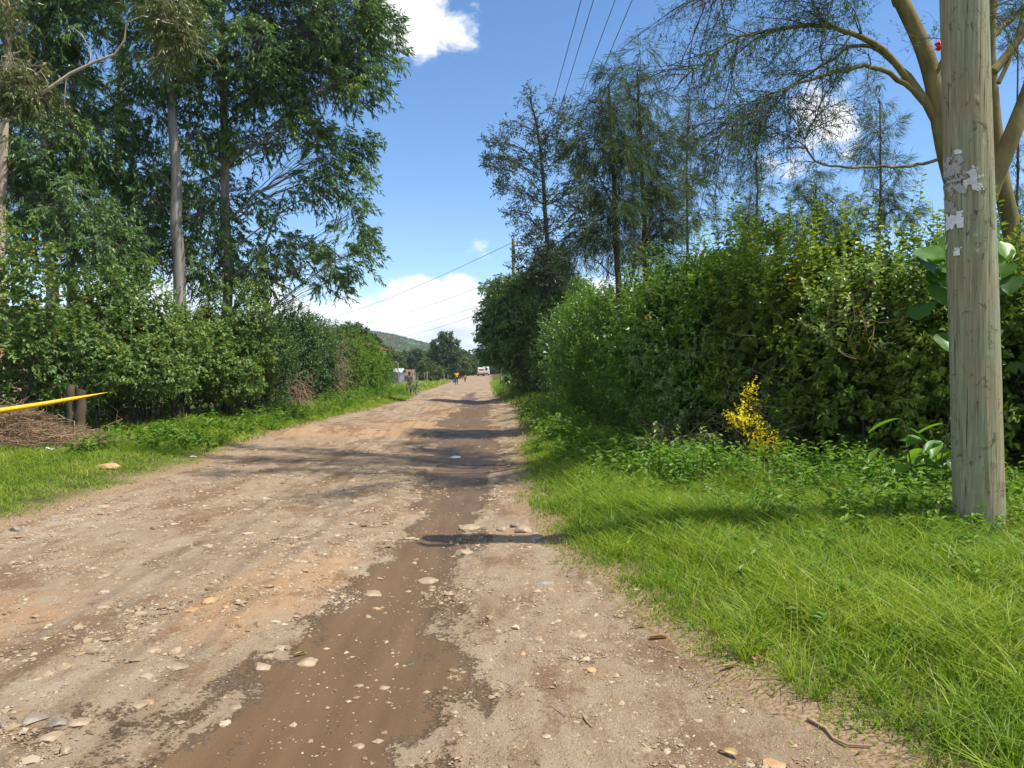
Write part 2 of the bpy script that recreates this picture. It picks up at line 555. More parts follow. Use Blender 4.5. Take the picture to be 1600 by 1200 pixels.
def H(x, y):
    """Height of the ground."""
    x, y = np.asarray(x, float), np.asarray(y, float)
    L_, R_ = xl(y), xr(y)
    dr, dl = x - R_, L_ - x
    z = 0.22 * sstep(0.0, 3.0, dr) + 0.42 * sstep(28, 48, y) * sstep(0, 2.0, dr) * (1 - sstep(90, 160, y))
    z = z + 0.04 * sstep(0, 0.25, dr)
    z = z + 0.03 * sstep(0, 0.3, dl) + 0.17 * sstep(0.2, 2.6, dl)
    z = z + 0.75 * sstep(115, 200, y)
    inside = sstep(-0.1, 0.4, -dr) * sstep(-0.1, 0.4, -dl)
    rough = 0.010 * fbm2(x, y, 0.55, 3, 21) + 0.030 * fbm2(x, y, 2.6, 3, 25)
    mid = sstep(13, 20, y) * (1 - sstep(55, 80, y))
    rough = rough + mid * (0.115 * fbm2(x * 0.7 + y * .25, y * 0.45, 1.3, 3, 31))
    rough = rough + 0.16 * gauss(x, y, -4.2, 20.0, 2.2, .8, .25) + 0.15 * gauss(x, y, -2.6, 24, 1.5, .8, .2)
    rough = rough - 0.16 * gauss(x, y, -1.6, 37, 1.3, 1.6) - 0.15 * gauss(x, y, -1.9, 46, 1.2, 2.4) + 0.10 * gauss(x, y, -2.4, 32.0, 1.2, 1.2)
    rough = rough - 0.055 * np.exp(-np.clip(1 - mudf(x, y), 0, 6) ** 2 * 1.2)
    rough = rough + 0.03 * gauss(x, y, -1.75, 5.6, .5, 1.5, -.1) - 0.02 * gauss(x, y, -3.2, 8.0, .25, 5, .0)
    z = z + inside * rough + (1 - inside) * (0.03 * fbm2(x, y, 1.7, 3, 41))
    z = z - 0.02 * inside
    return z


def grid(xs, ys):
    X, Y = np.meshgrid(xs, ys)
    nx = len(xs)
    i = np.arange(len(ys) - 1)[:, None] * nx
    j = np.arange(nx - 1)[None]
    F = np.stack([i + j, i + j + 1, i + nx + j + 1, i + nx + j], -1).reshape(-1, 4)
    return X, Y, F


def soil_material():
    m, nt, out = mat_nodes('verge_soil')
    N, L = nt.nodes.new, nt.links.new
    tc = N('ShaderNodeTexCoord')
    n1 = N('ShaderNodeTexNoise'); n1.inputs['Scale'].default_value = 2.2; n1.inputs['Detail'].default_value = 8
    n2 = N('ShaderNodeTexNoise'); n2.inputs['Scale'].default_value = 45; n2.inputs['Detail'].default_value = 5
    L(tc.outputs['Object'], n1.inputs['Vector']); L(tc.outputs['Object'], n2.inputs['Vector'])
    g1 = ramp(nt, n1.outputs['Fac'], [(0.3, (0.050, 0.050, 0.018)), (0.55, (0.075, 0.080, 0.025)), (0.75, (0.13, 0.11, 0.05))])
    a = N('ShaderNodeAttribute'); a.attribute_name = 'soil'
    s1 = ramp(nt, n2.outputs['Fac'], [(0.3, (0.15, 0.095, 0.055)), (0.7, (0.34, 0.24, 0.15))])
    mx = N('ShaderNodeMix'); mx.data_type = 'RGBA'
    L(a.outputs['Fac'], mx.inputs[0]); L(g1, mx.inputs[6]); L(s1, mx.inputs[7])
    p = N('ShaderNodeBsdfPrincipled'); p.inputs['Roughness'].default_value = .95; p.inputs['Specular IOR Level'].default_value = .1
    L(mx.outputs[2], p.inputs['Base Color'])
    b = N('ShaderNodeBump'); b.inputs['Strength'].default_value = .6; b.inputs['Distance'].default_value = .02
    L(n2.outputs['Fac'], b.inputs['Height']); L(b.outputs[0], p.inputs['Normal'])
    L(p.outputs[0], out.inputs[0])
    return m


def vattr(o, name, arr):
    a = o.data.attributes.new(name, 'FLOAT', 'POINT')
    a.data.foreach_set('value', np.asarray(arr, np.float32).ravel())


def build_ground():
    ys = np.concatenate([np.arange(-60, 0, 3.0), np.arange(0, 16, 0.12), 16 * 1.022 ** np.arange(0, 245)])
    ys = ys[ys < 1600]
    s = np.concatenate([np.arange(0, 7, 0.10), 7 * 1.05 ** np.arange(0, 104)])
    xs = np.concatenate([-s[::-1], s[1:]]) - 0.0
    X, Y, F = grid(xs, ys)
    Z = H(X, Y)
    far = sstep(350, 900, Y)
    Z = Z * (1 - far) + far * (3.0 * fbm2(X, Y, 260, 3, 77) - 2)
    L_, R_ = xl(Y), xr(Y)
    ins = sstep(0.05, 0.35, R_ - X) * sstep(0.05, 0.35, X - L_) * (1 - sstep(380, 420, Y))
    Z = Z - 0.16 * ins * (1 + Y * 0.01)
    g = Geo().add(np.stack([X, Y, Z], -1), F, smooth=True)
    o = g.build('ground', soil_material())
    soil = 1 - sstep(0.15, 0.8, np.maximum(X - R_, L_ - X) + 0.25 * noise2(X, Y, .35, 3))
    vattr(o, 'soil', soil)
    tag(o, 'grassy verges and open land either side of the dirt road', kind='structure')


def road_material():
    m, nt, out = mat_nodes('dirt_road')
    N, L = nt.nodes.new, nt.links.new

    def math_(op, a, b=None, clamp=False):
        n = N('ShaderNodeMath'); n.operation = op; n.use_clamp = clamp
        for i, v in enumerate((a, b)):
            if v is None: continue
            if isinstance(v, (int, float)): n.inputs[i].default_value = v
            else: L(v, n.inputs[i])
        return n.outputs[0]

    def noise(sc, det=5, rough=.55, vec=None):
        n = N('ShaderNodeTexNoise')
        n.inputs['Scale'].default_value = sc; n.inputs['Detail'].default_value = det; n.inputs['Roughness'].default_value = rough
        L(vec or tc.outputs['Object'], n.inputs['Vector'])
        return n.outputs['Fac']

    def mr(v, a, b, c=0.0, d=1.0):
        n = N('ShaderNodeMapRange'); n.interpolation_type = 'SMOOTHSTEP'
        n.inputs['From Min'].default_value = a; n.inputs['From Max'].default_value = b
        n.inputs['To Min'].default_value = c; n.inputs['To Max'].default_value = d
        L(v, n.inputs['Value'])
        return n.outputs[0]

    def mix(f, a, b, mode='MIX'):
        n = N('ShaderNodeMix'); n.data_type = 'RGBA'; n.blend_type = mode
        for i, v in ((0, f), (6, a), (7, b)):
            if isinstance(v, tuple): n.inputs[i].default_value = (*v, 1)
            elif isinstance(v, (int, float)): n.inputs[i].default_value = v
            else: L(v, n.inputs[i])
        return n.outputs[2]

    tc = N('ShaderNodeTexCoord')
    at = {}
    for k in ('mud', 'orange', 'gravel'):
        a = N('ShaderNodeAttribute'); a.attribute_name = k; at[k] = a.outputs['Fac']
    mp = N('ShaderNodeMapping'); mp.inputs['Scale'].default_value = (1.0, 0.45, 1); L(tc.outputs['Object'], mp.inputs[0])
    nb = noise(0.9, 8, .6, mp.outputs[0]); nm = noise(5.5, 8, .65, mp.outputs[0]); nf = noise(38, 6, .7); ng = noise(170, 4, .7)
    dry = ramp(nt, nb, [(0.3, (0.265, 0.193, 0.117)), (0.5, (0.325, 0.250, 0.163)), (0.7, (0.385, 0.313, 0.220))])
    dry = mix(mr(nm, .35, .7), dry, (0.25, 0.165, 0.092))
    # pale little stones packed in the surface, each its own tone
    v1 = N('ShaderNodeTexVoronoi'); v1.inputs['Scale'].default_value = 60; L(tc.outputs['Object'], v1.inputs['Vector'])
    v2 = N('ShaderNodeTexVoronoi'); v2.inputs['Scale'].default_value = 17; v2.inputs['Randomness'].default_value = 1; L(tc.outputs['Object'], v2.inputs['Vector'])
    peb = ramp(nt, math_('FRACT', math_('MULTIPLY', v1.outputs['Color'], 3.0)), [(0.0, (0.17, 0.125, 0.085)), (0.45, (0.36, 0.27, 0.18)), (1, (0.54, 0.45, 0.34))])
    pm = math_('MULTIPLY', mr(v1.outputs['Distance'], .0, .55, 1, 0), mr(math_('ADD', nm, math_('MULTIPLY', at['gravel'], .35)), .42, .62))
    dry = mix(math_('MULTIPLY', pm, .85), dry, peb)
    dry = mix(mr(ng, .3, .7, 0.0, .35), dry, (0.20, 0.145, 0.095))
    org = mix(nf, (0.36, 0.175, 0.075), (0.50, 0.30, 0.15))
    of = mr(math_('ADD', at['orange'], math_('MULTIPLY', math_('SUBTRACT', nm, .5), 1.3)), .35, .75)
    dry = mix(math_('MULTIPLY', of, .42), dry, org)
    # mud of the wheel track
    mudv = math_('ADD', at['mud'], math_('MULTIPLY', math_('SUBTRACT', nm, .5), 1.5))
    mudv = math_('ADD', mudv, math_('MULTIPLY', math_('SUBTRACT', nf, .5), 1.1))
    mudv = math_('ADD', mudv, math_('MULTIPLY', math_('SUBTRACT', noise(2.1, 3, .5, mp.outputs[0]), .5), 2.1))
    damp = mr(math_('ADD', noise(1.6, 9, .7, mp.outputs[0]), math_('MULTIPLY', math_('SUBTRACT', nf, .5), .32)), .50, .59)
    mf = mr(mudv, .08, .50)
    st = N('ShaderNodeTexNoise'); st.inputs['Scale'].default_value = 1; st.inputs['Detail'].default_value = 6
    mp2 = N('ShaderNodeMapping'); mp2.inputs['Scale'].default_value = (6, .8, 1); mp2.inputs['Rotation'].default_value = (0, 0, R(3)); L(tc.outputs['Object'], mp2.inputs[0]); L(mp2.outputs[0], st.inputs['Vector'])
    mudc = ramp(nt, st.outputs['Fac'], [(0.25, (0.098, 0.058, 0.028)), (0.5, (0.128, 0.078, 0.038)), (0.75, (0.158, 0.098, 0.050))])
    mudc = mix(mr(ng, .4, .7, 0, .25), mudc, (0.09, 0.05, 0.03))
    col = mix(math_('MULTIPLY', damp, .78), dry, (0.165, 0.098, 0.050))
    # grit sticking out of the mud
    grit = math_('MULTIPLY', mr(v2.outputs['Distance'], .10, .22, 1, 0), mr(noise(3.2, 4), .52, .62))
    mf2 = math_('MULTIPLY', mf, math_('SUBTRACT', 1.0, math_('MULTIPLY', grit, .8)))
    col = mix(mf2, col, mudc)
    p = N('ShaderNodeBsdfPrincipled')
    L(col, p.inputs['Base Color'])
    L(mr(mf2, 0, 1, .93, .58), p.inputs['Roughness'])
    p.inputs['Specular IOR Level'].default_value = .22
    hgt = math_('ADD', math_('MULTIPLY', nf, .5), math_('MULTIPLY', ng, .22))
    hgt = math_('ADD', hgt, math_('MULTIPLY', mr(v1.outputs['Distance'], 0, .6, 1, 0), math_('MULTIPLY', .25, pm)))
    hgt = math_('ADD', hgt, math_('MULTIPLY', nm, .8))
    dryh = math_('MULTIPLY', hgt, mr(mf2, 0, 1, 1.0, .18))
    hgt2 = math_('ADD', dryh, math_('MULTIPLY', math_('MULTIPLY', st.outputs['Fac'], mf2), .25))
    b = N('ShaderNodeBump'); b.inputs['Strength'].default_value = 1.0; b.inputs['Distance'].default_value = .026
    L(hgt2, b.inputs['Height']); L(b.outputs[0], p.inputs['Normal'])
    L(p.outputs[0], out.inputs[0])
    return m


def build_road():
    ys = np.concatenate([np.arange(-40, 1.5, 1.0), np.arange(1.5, 9, 0.022), 9 * 1.0042 ** np.arange(0, 905)])
    ys = ys[ys < 395]
    u = np.linspace(-0.05, 1.05, 250)
    U, Y = np.meshgrid(u, ys)
    L_, R_ = xl(Y), xr(Y)
    X = L_ + (R_ - L_) * U
    nx = len(u)
    i = np.arange(len(ys) - 1)[:, None] * nx
    j = np.arange(nx - 1)[None]
    F = np.stack([i + j, i + j + 1, i + nx + j + 1, i + nx + j], -1).reshape(-1, 4)
    Z = H(X, Y)
    near = (1 - sstep(14, 24, Y))
    mudn = sstep(0.0, 0.5, mudf(X, Y) + .5 * fbm2(X, Y, .5, 3, 51))
    Z = Z + near * (1 - 0.85 * mudn) * (0.009 * fbm2(X, Y, .16, 3, 61, .65) + .007 * np.maximum(fbm2(X, Y, .07, 2, 65), 0))
    # where the track is muddy tyres left long grooves
    Z = Z + near * mudn * 0.006 * noise3(X / .09, Y / 2.2, 0, 71)
    edge = np.minimum(U + 0.0, 1 - U)
    Z = Z + 0.006 - 0.07 * sstep(0.0, -0.04, edge) + 0 * Z
    o = Geo().add(np.stack([X, Y, Z], -1), F, smooth=True).build('dirt_road', road_material())
    vattr(o, 'mud', mudf(X, Y))
    org = 1.1 * gauss(X, Y, -1.75, 5.7, .55, 1.3, -.15) + .9 * gauss(X, Y, -3.6, 5.0, .8, .8) + 1.2 * gauss(X, Y, -4.3, 19.6, 2.2, .9, .25) + 1.2 * gauss(X, Y, -2.6, 24, 2.0, 1.2, .2) + 1.1 * gauss(X, Y, -2.4, 33, 1.4, 3) + .6 * gauss(X, Y, -3.5, 45, 2, 9)
    vattr(o, 'orange', org)
    vattr(o, 'gravel', gauss(X, Y, .6, 4, .9, 3) + gauss(X, Y, -4.6, 9, .9, 5) + .6 * gauss(X, Y, -2, 4, .8, 2))
    tag(o, 'rough unpaved road of pale gravel with a muddy wheel track', kind='structure')


def hill_material():
    m, nt, out = mat_nodes('wooded_hill')
    N, L = nt.nodes.new, nt.links.new
    tc = N('ShaderNodeTexCoord')
    n1 = N('ShaderNodeTexNoise'); n1.inputs['Scale'].default_value = .035; n1.inputs['Detail'].default_value = 8; n1.inputs['Roughness'].default_value = .7
    L(tc.outputs['Object'], n1.inputs['Vector'])
    c = ramp(nt, n1.outputs['Fac'], [(0.35, (0.045, 0.085, 0.035)), (0.55, (0.095, 0.145, 0.06)), (0.7, (0.16, 0.19, 0.09))])
    p = N('ShaderNodeBsdfPrincipled'); p.inputs['Roughness'].default_value = 1; p.inputs['Specular IOR Level'].default_value = 0
    L(c, p.inputs['Base Color'])
    L(p.outputs[0], out.inputs[0])
    return m


def build_hill():
    xs = np.linspace(-900, 160, 420)
    ys = np.linspace(620, 1500, 260)
    X, Y, F = grid(xs, ys)
    prof = np.interp(X, [-900, -600, -350, -220, -180, -150, -120, -90, -60, -30, 20, 160], [8, 40, 58, 52, 49, 45.5, 39, 31, 22, 13, 2, -3])
    yy = np.interp(Y, [620, 760, 900, 1000, 1200, 1500], [-.12, .55, 1.0, 1.02, .8, -.1])
    Z = prof * yy + 2.5 * fbm2(X, Y, 60, 3, 81) + 2.2 * np.abs(fbm2(X, Y, 9, 3, 85)) * (prof > 3)
    g = Geo().add(np.stack([X, Y, Z], -1), F, smooth=True)
    o = g.build('hill', hill_material())
    tag(o, 'low hill covered in bush rising beyond the trees', kind='structure')
    # bush cover of the hill
    n = 26000
    x = rng.uniform(-330, 60, n); y = rng.uniform(640, 980, n)
    pr = np.interp(x, [-900, -600, -350, -220, -180, -150, -120, -90, -60, -30, 20, 160], [8, 40, 58, 52, 49, 45.5, 39, 31, 22, 13, 2, -3])
    yyv = np.interp(y, [620, 760, 900, 1000, 1200, 1500], [-.12, .55, 1.0, 1.02, .8, -.1])
    z = pr * yyv + 2.5 * fbm2(x, y, 60, 3, 81) + 1.0
    keep = noise2(x, y, 22, 87) > -.35
    x, y, z = x[keep], y[keep], z[keep]
    n = len(x)
    g = Geo()
    for k in range(3):
        A = rdir(n); A[:, 2] = np.abs(A[:, 2]) * .6
        s = rng.uniform(2.0, 4.2, n)
        leaves(g, np.stack([x, y, z], -1) - A * s[:, None] * .5, A, rdir(n) + np.array((0, 0, 1.2)), s, s * .8, False, 0, np.clip(rng.random(n) * .7 + .3, 0, 1), .3)
    o = g.build('hill_bush', M['far_olive'])
    tag(o, 'scrubby bush covering the hillside', kind='stuff')


# ------------------------------------------------------------------ grass
def blades(g, x, y, L, W, lean=0.5, val=None, rows=2):
    n = len(x)
    z = H(x, y) - 0.015
    P0 = np.stack([x, y, z], -1)
    az = rng.uniform(0, 2 * np.pi, n)
    ln = lean * (0.3 + rng.random(n))
    d = np.stack([np.cos(az) * ln, np.sin(az) * ln, np.ones(n)], -1)
    d = norm(d)
    out = np.stack([np.cos(az), np.sin(az), 0 * az], -1)
    sa = rng.uniform(0, 2 * np.pi, n)
    S = np.stack([np.cos(sa), np.sin(sa), 0 * sa], -1)
    L = L[:, None]; W = W[:, None]
    mid = P0 + d * L * .55
    tip = P0 + d * L * .92 + out * L * (.25 + .35 * rng.random((n, 1))) - np.array((0, 0, 1.0)) * L * .12 * rng.random((n, 1))
    V = np.stack([P0 - S * W * .5, P0 + S * W * .5, mid + S * W * .42, mid - S * W * .42, tip + S * W * .06, tip - S * W * .06], 1).reshape(-1, 3)
    b = np.arange(n)[:, None] * 6
    F = np.concatenate([b + np.array([[0, 1, 2, 3]]), b + np.array([[3, 2, 4, 5]])], 1).reshape(-1, 4)
    if val is None:
        val = rng.random(n)
    g.add(V, F, 0, np.repeat(val, 2))


def hedge_front_r(Y):
    return np.interp(Y, [0, 6, 8.5, 9.5, 11, 12.3, 14, 17, 22, 30, 40, 60, 900], [9, 7.5, 5.6, 4.2, 3.1, 2.4, 2.0, 1.9, 1.7, 1.5, 1.4, 1.5, 1.5])


PXG = 3.78


def build_grass():
    def zone(n, x0, x1, y0, y1, dens):
        x = rng.uniform(x0, x1, n); y = rng.uniform(y0, y1, n)
        k = rng.random(n) < dens(x, y)
        return x[k], y[k]

    def right_d(x, y):
        dr = x - xr(y) + 0.18 * noise2(x, y, .22, 91) + .08 * noise2(x, y, .07, 92)
        cl = 0.55 + .45 * sstep(-.5, .5, noise2(x, y, .16, 93) + .4 * noise2(x, y, .6, 94))
        bare = 1 - .9 * gauss(x, y, PXG, 6.02, .20, .30)
        return (.28 * sstep(-.10, .05, dr) + .72 * sstep(0.05, .35, dr)) * cl * bare * (x < hedge_front_r(y) + 1.2)

    def left_d(x, y):
        dl = xl(y) - x + 0.2 * noise2(x, y, .3, 95) + .08 * noise2(x, y, .08, 96)
        cl = 0.5 + .5 * sstep(-.5, .5, noise2(x, y, .2, 97) + .4 * noise2(x, y, .8, 98))
        return sstep(0.0, .4, dl) * cl

    def vals(x, y):
        v = 0.46 + .28 * noise2(x, y, .9, 101) + .22 * noise2(x, y, .25, 102) + rng.normal(0, .14, len(x))
        ed = np.minimum(np.abs(x - xr(y)), np.abs(x - xl(y)))
        v = np.where(rng.random(len(x)) < .03 + .22 * (ed < .18), rng.uniform(.93, 1, len(x)), np.clip(v, 0, .93))
        return v
    g = Geo()
    for (n, x0, x1, y0, y1, w, lk) in ((230000, .2, 7.6, 1.9, 9.2, .0068, 1.0), (80000, -.3, 7, 9.2, 17, .011, 1.0)):
        x, y = zone(n, x0, x1, y0, y1, right_d)
        dr = x - xr(y)
        L = lk * (0.060 + .20 * sstep(.0, 1.2, dr)) * (.5 + .75 * rng.random(len(x))) * (1 + .6 * noise2(x, y, .5, 103))
        blades(g, x, y, np.maximum(L, .03), w * rng.uniform(.6, 1.5, len(x)), .55, vals(x, y))
        print('grass', len(x))
    tx, ty = zone(1500, .3, 7.4, 2.2, 9.5, right_d)
    k = (tx - xr(ty) > .25)
    tx, ty = tx[k], ty[k]
    nb_ = 34
    rad = rng.random((len(tx), nb_)) ** .7 * .06
    an = rng.uniform(0, 6.283, (len(tx), nb_))
    hx = np.repeat(rng.uniform(.16, .36, len(tx)), nb_)
    vv = np.clip(np.repeat(rng.uniform(.1, .85, len(tx)), nb_) + rng.normal(0, .08, len(hx)), 0, .95)
    blades(g, (tx[:, None] + rad * np.cos(an)).ravel(), (ty[:, None] + rad * np.sin(an)).ravel(), hx * rng.uniform(.5, 1.1, len(hx)), .0062 * rng.uniform(.6, 1.5, len(hx)), .75, vv)
    sx_, sy_ = zone(2600, .3, 7.4, 2.2, 10, right_d)
    blades(g, sx_, sy_, rng.uniform(.22, .48, len(sx_)), np.full(len(sx_), .0028), .5, rng.uniform(.9, 1, len(sx_)))
    tag(g.build('grass', M['grass']), 'thick green grass on the bank by the wooden pole', kind='stuff')
    g = Geo()
    x, y = zone(90000, -12, -4.4, 5.5, 17, left_d)
    L = (0.04 + .10 * sstep(.0, 1.5, xl(y) - x)) * (.5 + .8 * rng.random(len(x))) * (1 + .5 * noise2(x, y, .7, 104))
    blades(g, x, y, np.maximum(L, .03), .010 * rng.uniform(.6, 1.5, len(x)), .5, np.clip(vals(x, y) + .05, 0, 1))
    x, y = zone(60000, -10.5, -5.2, 17, 48, left_d)
    L = (0.10 + .20 * sstep(.0, 1.5, xl(y) - x)) * (.5 + .8 * rng.random(len(x)))
    blades(g, x, y, L, .022 * rng.uniform(.6, 1.5, len(x)), .5, np.clip(vals(x, y) + .08, 0, 1))
    x, y = zone(70000, -60, -5.5, 48, 215, left_d)
    L = .30 * (.5 + .8 * rng.random(len(x)))
    blades(g, x, y, L, .08 * rng.uniform(.6, 1.5, len(x)), .5, np.clip(vals(x, y) + .25, 0, .97))
    tag(g.build('grass', M['grass']), 'short bright grass on the verge below the flowering hedge', kind='stuff')
    g = Geo()
    x, y = zone(42000, -6, 3.5, 17, 120, right_d)
    L = .22 * (.5 + .8 * rng.random(len(x)))
    blades(g, x, y, L, .028 * rng.uniform(.6, 1.5, len(x)), .5, np.clip(vals(x, y), 0, 1))
    tag(g.build('grass', M['grass']), 'grass strip along the far edge of the road under the dark hedge', kind='stuff')

    # low broad leaved weeds among the grass
    g = Geo()
    spots = []
    def patch(n, cx, cy, sx, sy, h):
        a = rng.normal(size=(n, 2)) * (sx, sy) + (cx, cy)
        for p in a:
            if p[0] > xr(p[1]) + .25 or p[0] < xl(p[1]) - .2:
                spots.append((p[0], p[1], h * rng.uniform(.5, 1.3)))
    patch(120, 3.2, 6.9, .75, .5, .22)
    patch(150, 3.0, 8.8, .9, .4, .46)
    patch(110, 4.2, 7.6, .6, .5, .42)
    patch(70, 3.5, 6.5, .35, .35, .26)
    patch(60, 2.2, 7.2, .6, .5, .16)
    patch(50, 3.4, 5.0, .8, .6, .14)
    patch(90, 2.3, 9.9, .5, .4, .42)
    patch(60, 1.9, 11.6, .3, .5, .42)
    patch(60, 4.3, 5.6, .7, .6, .16)
    patch(70, 4.6, 7.8, .8, .5, .28)
    patch(60, 2.0, 10.6, .4, .7, .3)
    patch(60, 1.5, 12.8, .35, 1.0, .34)
    patch(70, 1.2, 17, .3, 2.2, .45)
    patch(60, 1.1, 26, .35, 4, .5)
    patch(50, -7.4, 15.2, .8, .9, .28)
    patch(70, -7.3, 18.5, .5, 2.0, .28)
    patch(80, -7.3, 25, .4, 3.0, .42)
    patch(150, -7.6, 36, .6, 5, .6)
    patch(120, -8.0, 47, .6, 5, .7)
    patch(80, -1.0, 55, .5, 6, .5)
    sp = np.array(spots)
    for six, sel in ((True, sp[:, 1] < 11), (False, sp[:, 1] >= 11)):
        q = sp[sel]
        for rep in range(3):
            D = rdir(len(q)) * .45 + np.array((0, 0, 1.0))
            Pz = np.stack([q[:, 0], q[:, 1], H(q[:, 0], q[:, 1])], -1) + rdir(len(q)) * .05
            D = norm(D)
            sticks(g, Pz, Pz + D * q[:, 2:3], .003, .0015, 3, 0, .3)
            k = 1.0 if six else 1.7
            n_l = 9
            twig_leaves(g, Pz, D, n_l, q[:, 2] * 1.05, .074 * k, .034 * k, six, 0, .95, .1, .2, None, .8)
    tag(g.build('weed_patch', M['weed']), 'low leafy weeds scattered among the grass', kind='stuff')


# ------------------------------------------------------------------ bushes
def blob_points(blobs, n, f0=.78, f1=1.06, lump=.16, seed=0, rejin=.72, zmin=0.15, lscale=.8):
    B = np.asarray(blobs, float)
    area = (B[:, 3] * B[:, 4] + B[:, 3] * B[:, 5] + B[:, 4] * B[:, 5])
    out, outn = [], []
    got = 0
    while got < n:
        k = int((n - got) * 2.2) + 50
        i = rng.choice(len(B), k, p=area / area.sum())
        d = rdir(k)
        f = f0 + (f1 - f0) * rng.random(k) ** .6
        c, r = B[i, :3], B[i, 3:6]
        q = c + d * r
        f = f * (1 + lump * (noise3(q[:, 0] / lscale, q[:, 1] / lscale, q[:, 2] / lscale, 200 + seed) + .5 * noise3(q[:, 0] * 2.4 / lscale, q[:, 1] * 2.4 / lscale, q[:, 2] * 2.4 / lscale, 210 + seed)))
        p = c + d * r * f[:, None]
        nn = norm(d / r)
        ok = p[:, 2] > H(p[:, 0], p[:, 1]) + zmin
        for b in range(len(B)):
            rel = np.linalg.norm((p - B[b, :3]) / B[b, 3:6], axis=1)
            ok &= (rel > rejin) | (i == b)
        out.append(p[ok]); outn.append(nn[ok]); got += ok.sum()
    return np.concatenate(out)[:n], np.concatenate(outn)[:n]


def bush(name, label, cat, group, blobs, ntw, nl, leafL, leafW, mat, six=False, tl=.28, stems=14, flowers=0, shoots=0, inner=0, droop=.12, upn=.75,
         spread=.9, seed=0, stem_mat='stem_dark', valbias=0., lump=.16, zmin=.15, shoot_mat=None, flower_r=.030, shootL=.6, fl_zmin=0.0, outw=.75):
    root = thing(name, label, cat, group)
    B = np.asarray(blobs, float)
    g = Geo()
    p, nn = blob_points(B, ntw, lump=lump, seed=seed, zmin=zmin)
    hole = noise3(p[:, 0] / .42, p[:, 1] / .42, p[:, 2] / .36, 600 + seed) + .4 * noise3(p[:, 0] / .16, p[:, 1] / .16, p[:, 2] / .16, 601 + seed)
    kp = hole > (-.48 if mat == 'lantana' else -.30)
    p, nn = p[kp], nn[kp]
    D = norm(nn * outw + np.array((0, 0, .35)) + rdir(len(p)) * .55)
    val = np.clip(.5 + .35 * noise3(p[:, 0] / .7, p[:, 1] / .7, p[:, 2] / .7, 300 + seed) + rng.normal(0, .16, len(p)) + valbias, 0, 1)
    twig_leaves(g, p - D * tl * .5, D, nl, tl, leafL, leafW, six, 0, spread, droop, .3, val, upn)
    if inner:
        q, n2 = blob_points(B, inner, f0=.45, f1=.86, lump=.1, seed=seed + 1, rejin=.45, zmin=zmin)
        leaves(g, q, rdir(len(q)), rdir(len(q)), leafL * 2.0, leafW * 2.6, False, 0, rng.random(len(q)) * .18, .1)  # inner leaves kept to the darkest tones, painting shade inside the bush
    if shoots:
        q, n3 = blob_points(B, shoots * 3, f0=.9, f1=1.0, lump=lump, seed=seed + 2)
        k = n3[:, 2] > .25
        q, n3 = q[k][:shoots], n3[k][:shoots]
        Ds = norm(n3 * .4 + np.array((0, 0, 1.0)) + rdir(len(q)) * .35)
        Ls = shootL * rng.uniform(.5, 1.2, len(q))
        sticks(g, q, q + Ds * Ls[:, None], .006, .002, 3, 0, .35)
        twig_leaves(g, q, Ds, 16, Ls, leafL, leafW, six, 0, .9, .05, .25, rng.random(len(q)) * .4 + .55, .7)
    g.build('foliage', M[mat], root)
    s = Geo()
    base = []
    for i in range(stems):
        b = B[rng.integers(len(B))]
        bx, by = b[0] + rng.uniform(-.5, .5) * b[3], b[1] + rng.uniform(-.2, .5) * b[4]
        z0 = float(H(bx, by)) - .05
        top = b[:3] + rdir(1)[0] * b[3:6] * .62
        mid = np.array((bx + rng.normal() * .15, by + rng.normal() * .15, z0 + .45 * max(.5, top[2] - z0)))
        t = np.linspace(0, 1, 7)[:, None]
        pts = (1 - t) ** 2 * np.array((bx, by, z0)) + 2 * t * (1 - t) * mid + t ** 2 * top + rng.normal(0, .03, (7, 3))
        tube(s, pts, np.linspace(.035, .008, 7) * rng.uniform(.6, 1.3), 5, 0, rng.random(), False)
        base.append(pts)
    if len(base) > 1:
        br = np.array([q[0] for q in base]); br = br[np.argsort(br[:, 1])] - (0, 0, .08)
        tube(s, br, .02, 4, 0, .5, False)
    bs = np.concatenate(base)
    k = rng.integers(0, len(bs), stems * 14)
    d = rdir(len(k)); d[:, 2] = d[:, 2] * .5 + .25
    sticks(s, bs[k], bs[k] + d * rng.uniform(.25, .8, (len(k), 1)), .007, .002, 3)
    s.build('stem', M[stem_mat], root)
    if flowers:
        f = Geo()
        q, n4 = blob_points(B, flowers * 3, f0=.98, f1=1.08, lump=lump, seed=seed)
        q = q[q[:, 2] > fl_zmin][:flowers]
        n4 = norm(q - B[0, :3]) * 0 + np.array((0, 0, 1.0))
        for rep in range(9):
            A = rdir(len(q)); A[:, 2] = np.abs(A[:, 2]) * .8
            leaves(f, q, A, rdir(len(q)) + np.array((0, 0, 1)), flower_r, flower_r * .9, False, 0, np.clip(rng.random(len(q)), 0, 1), 0)
        f.build('blossom', M['flower'], root)
    return root


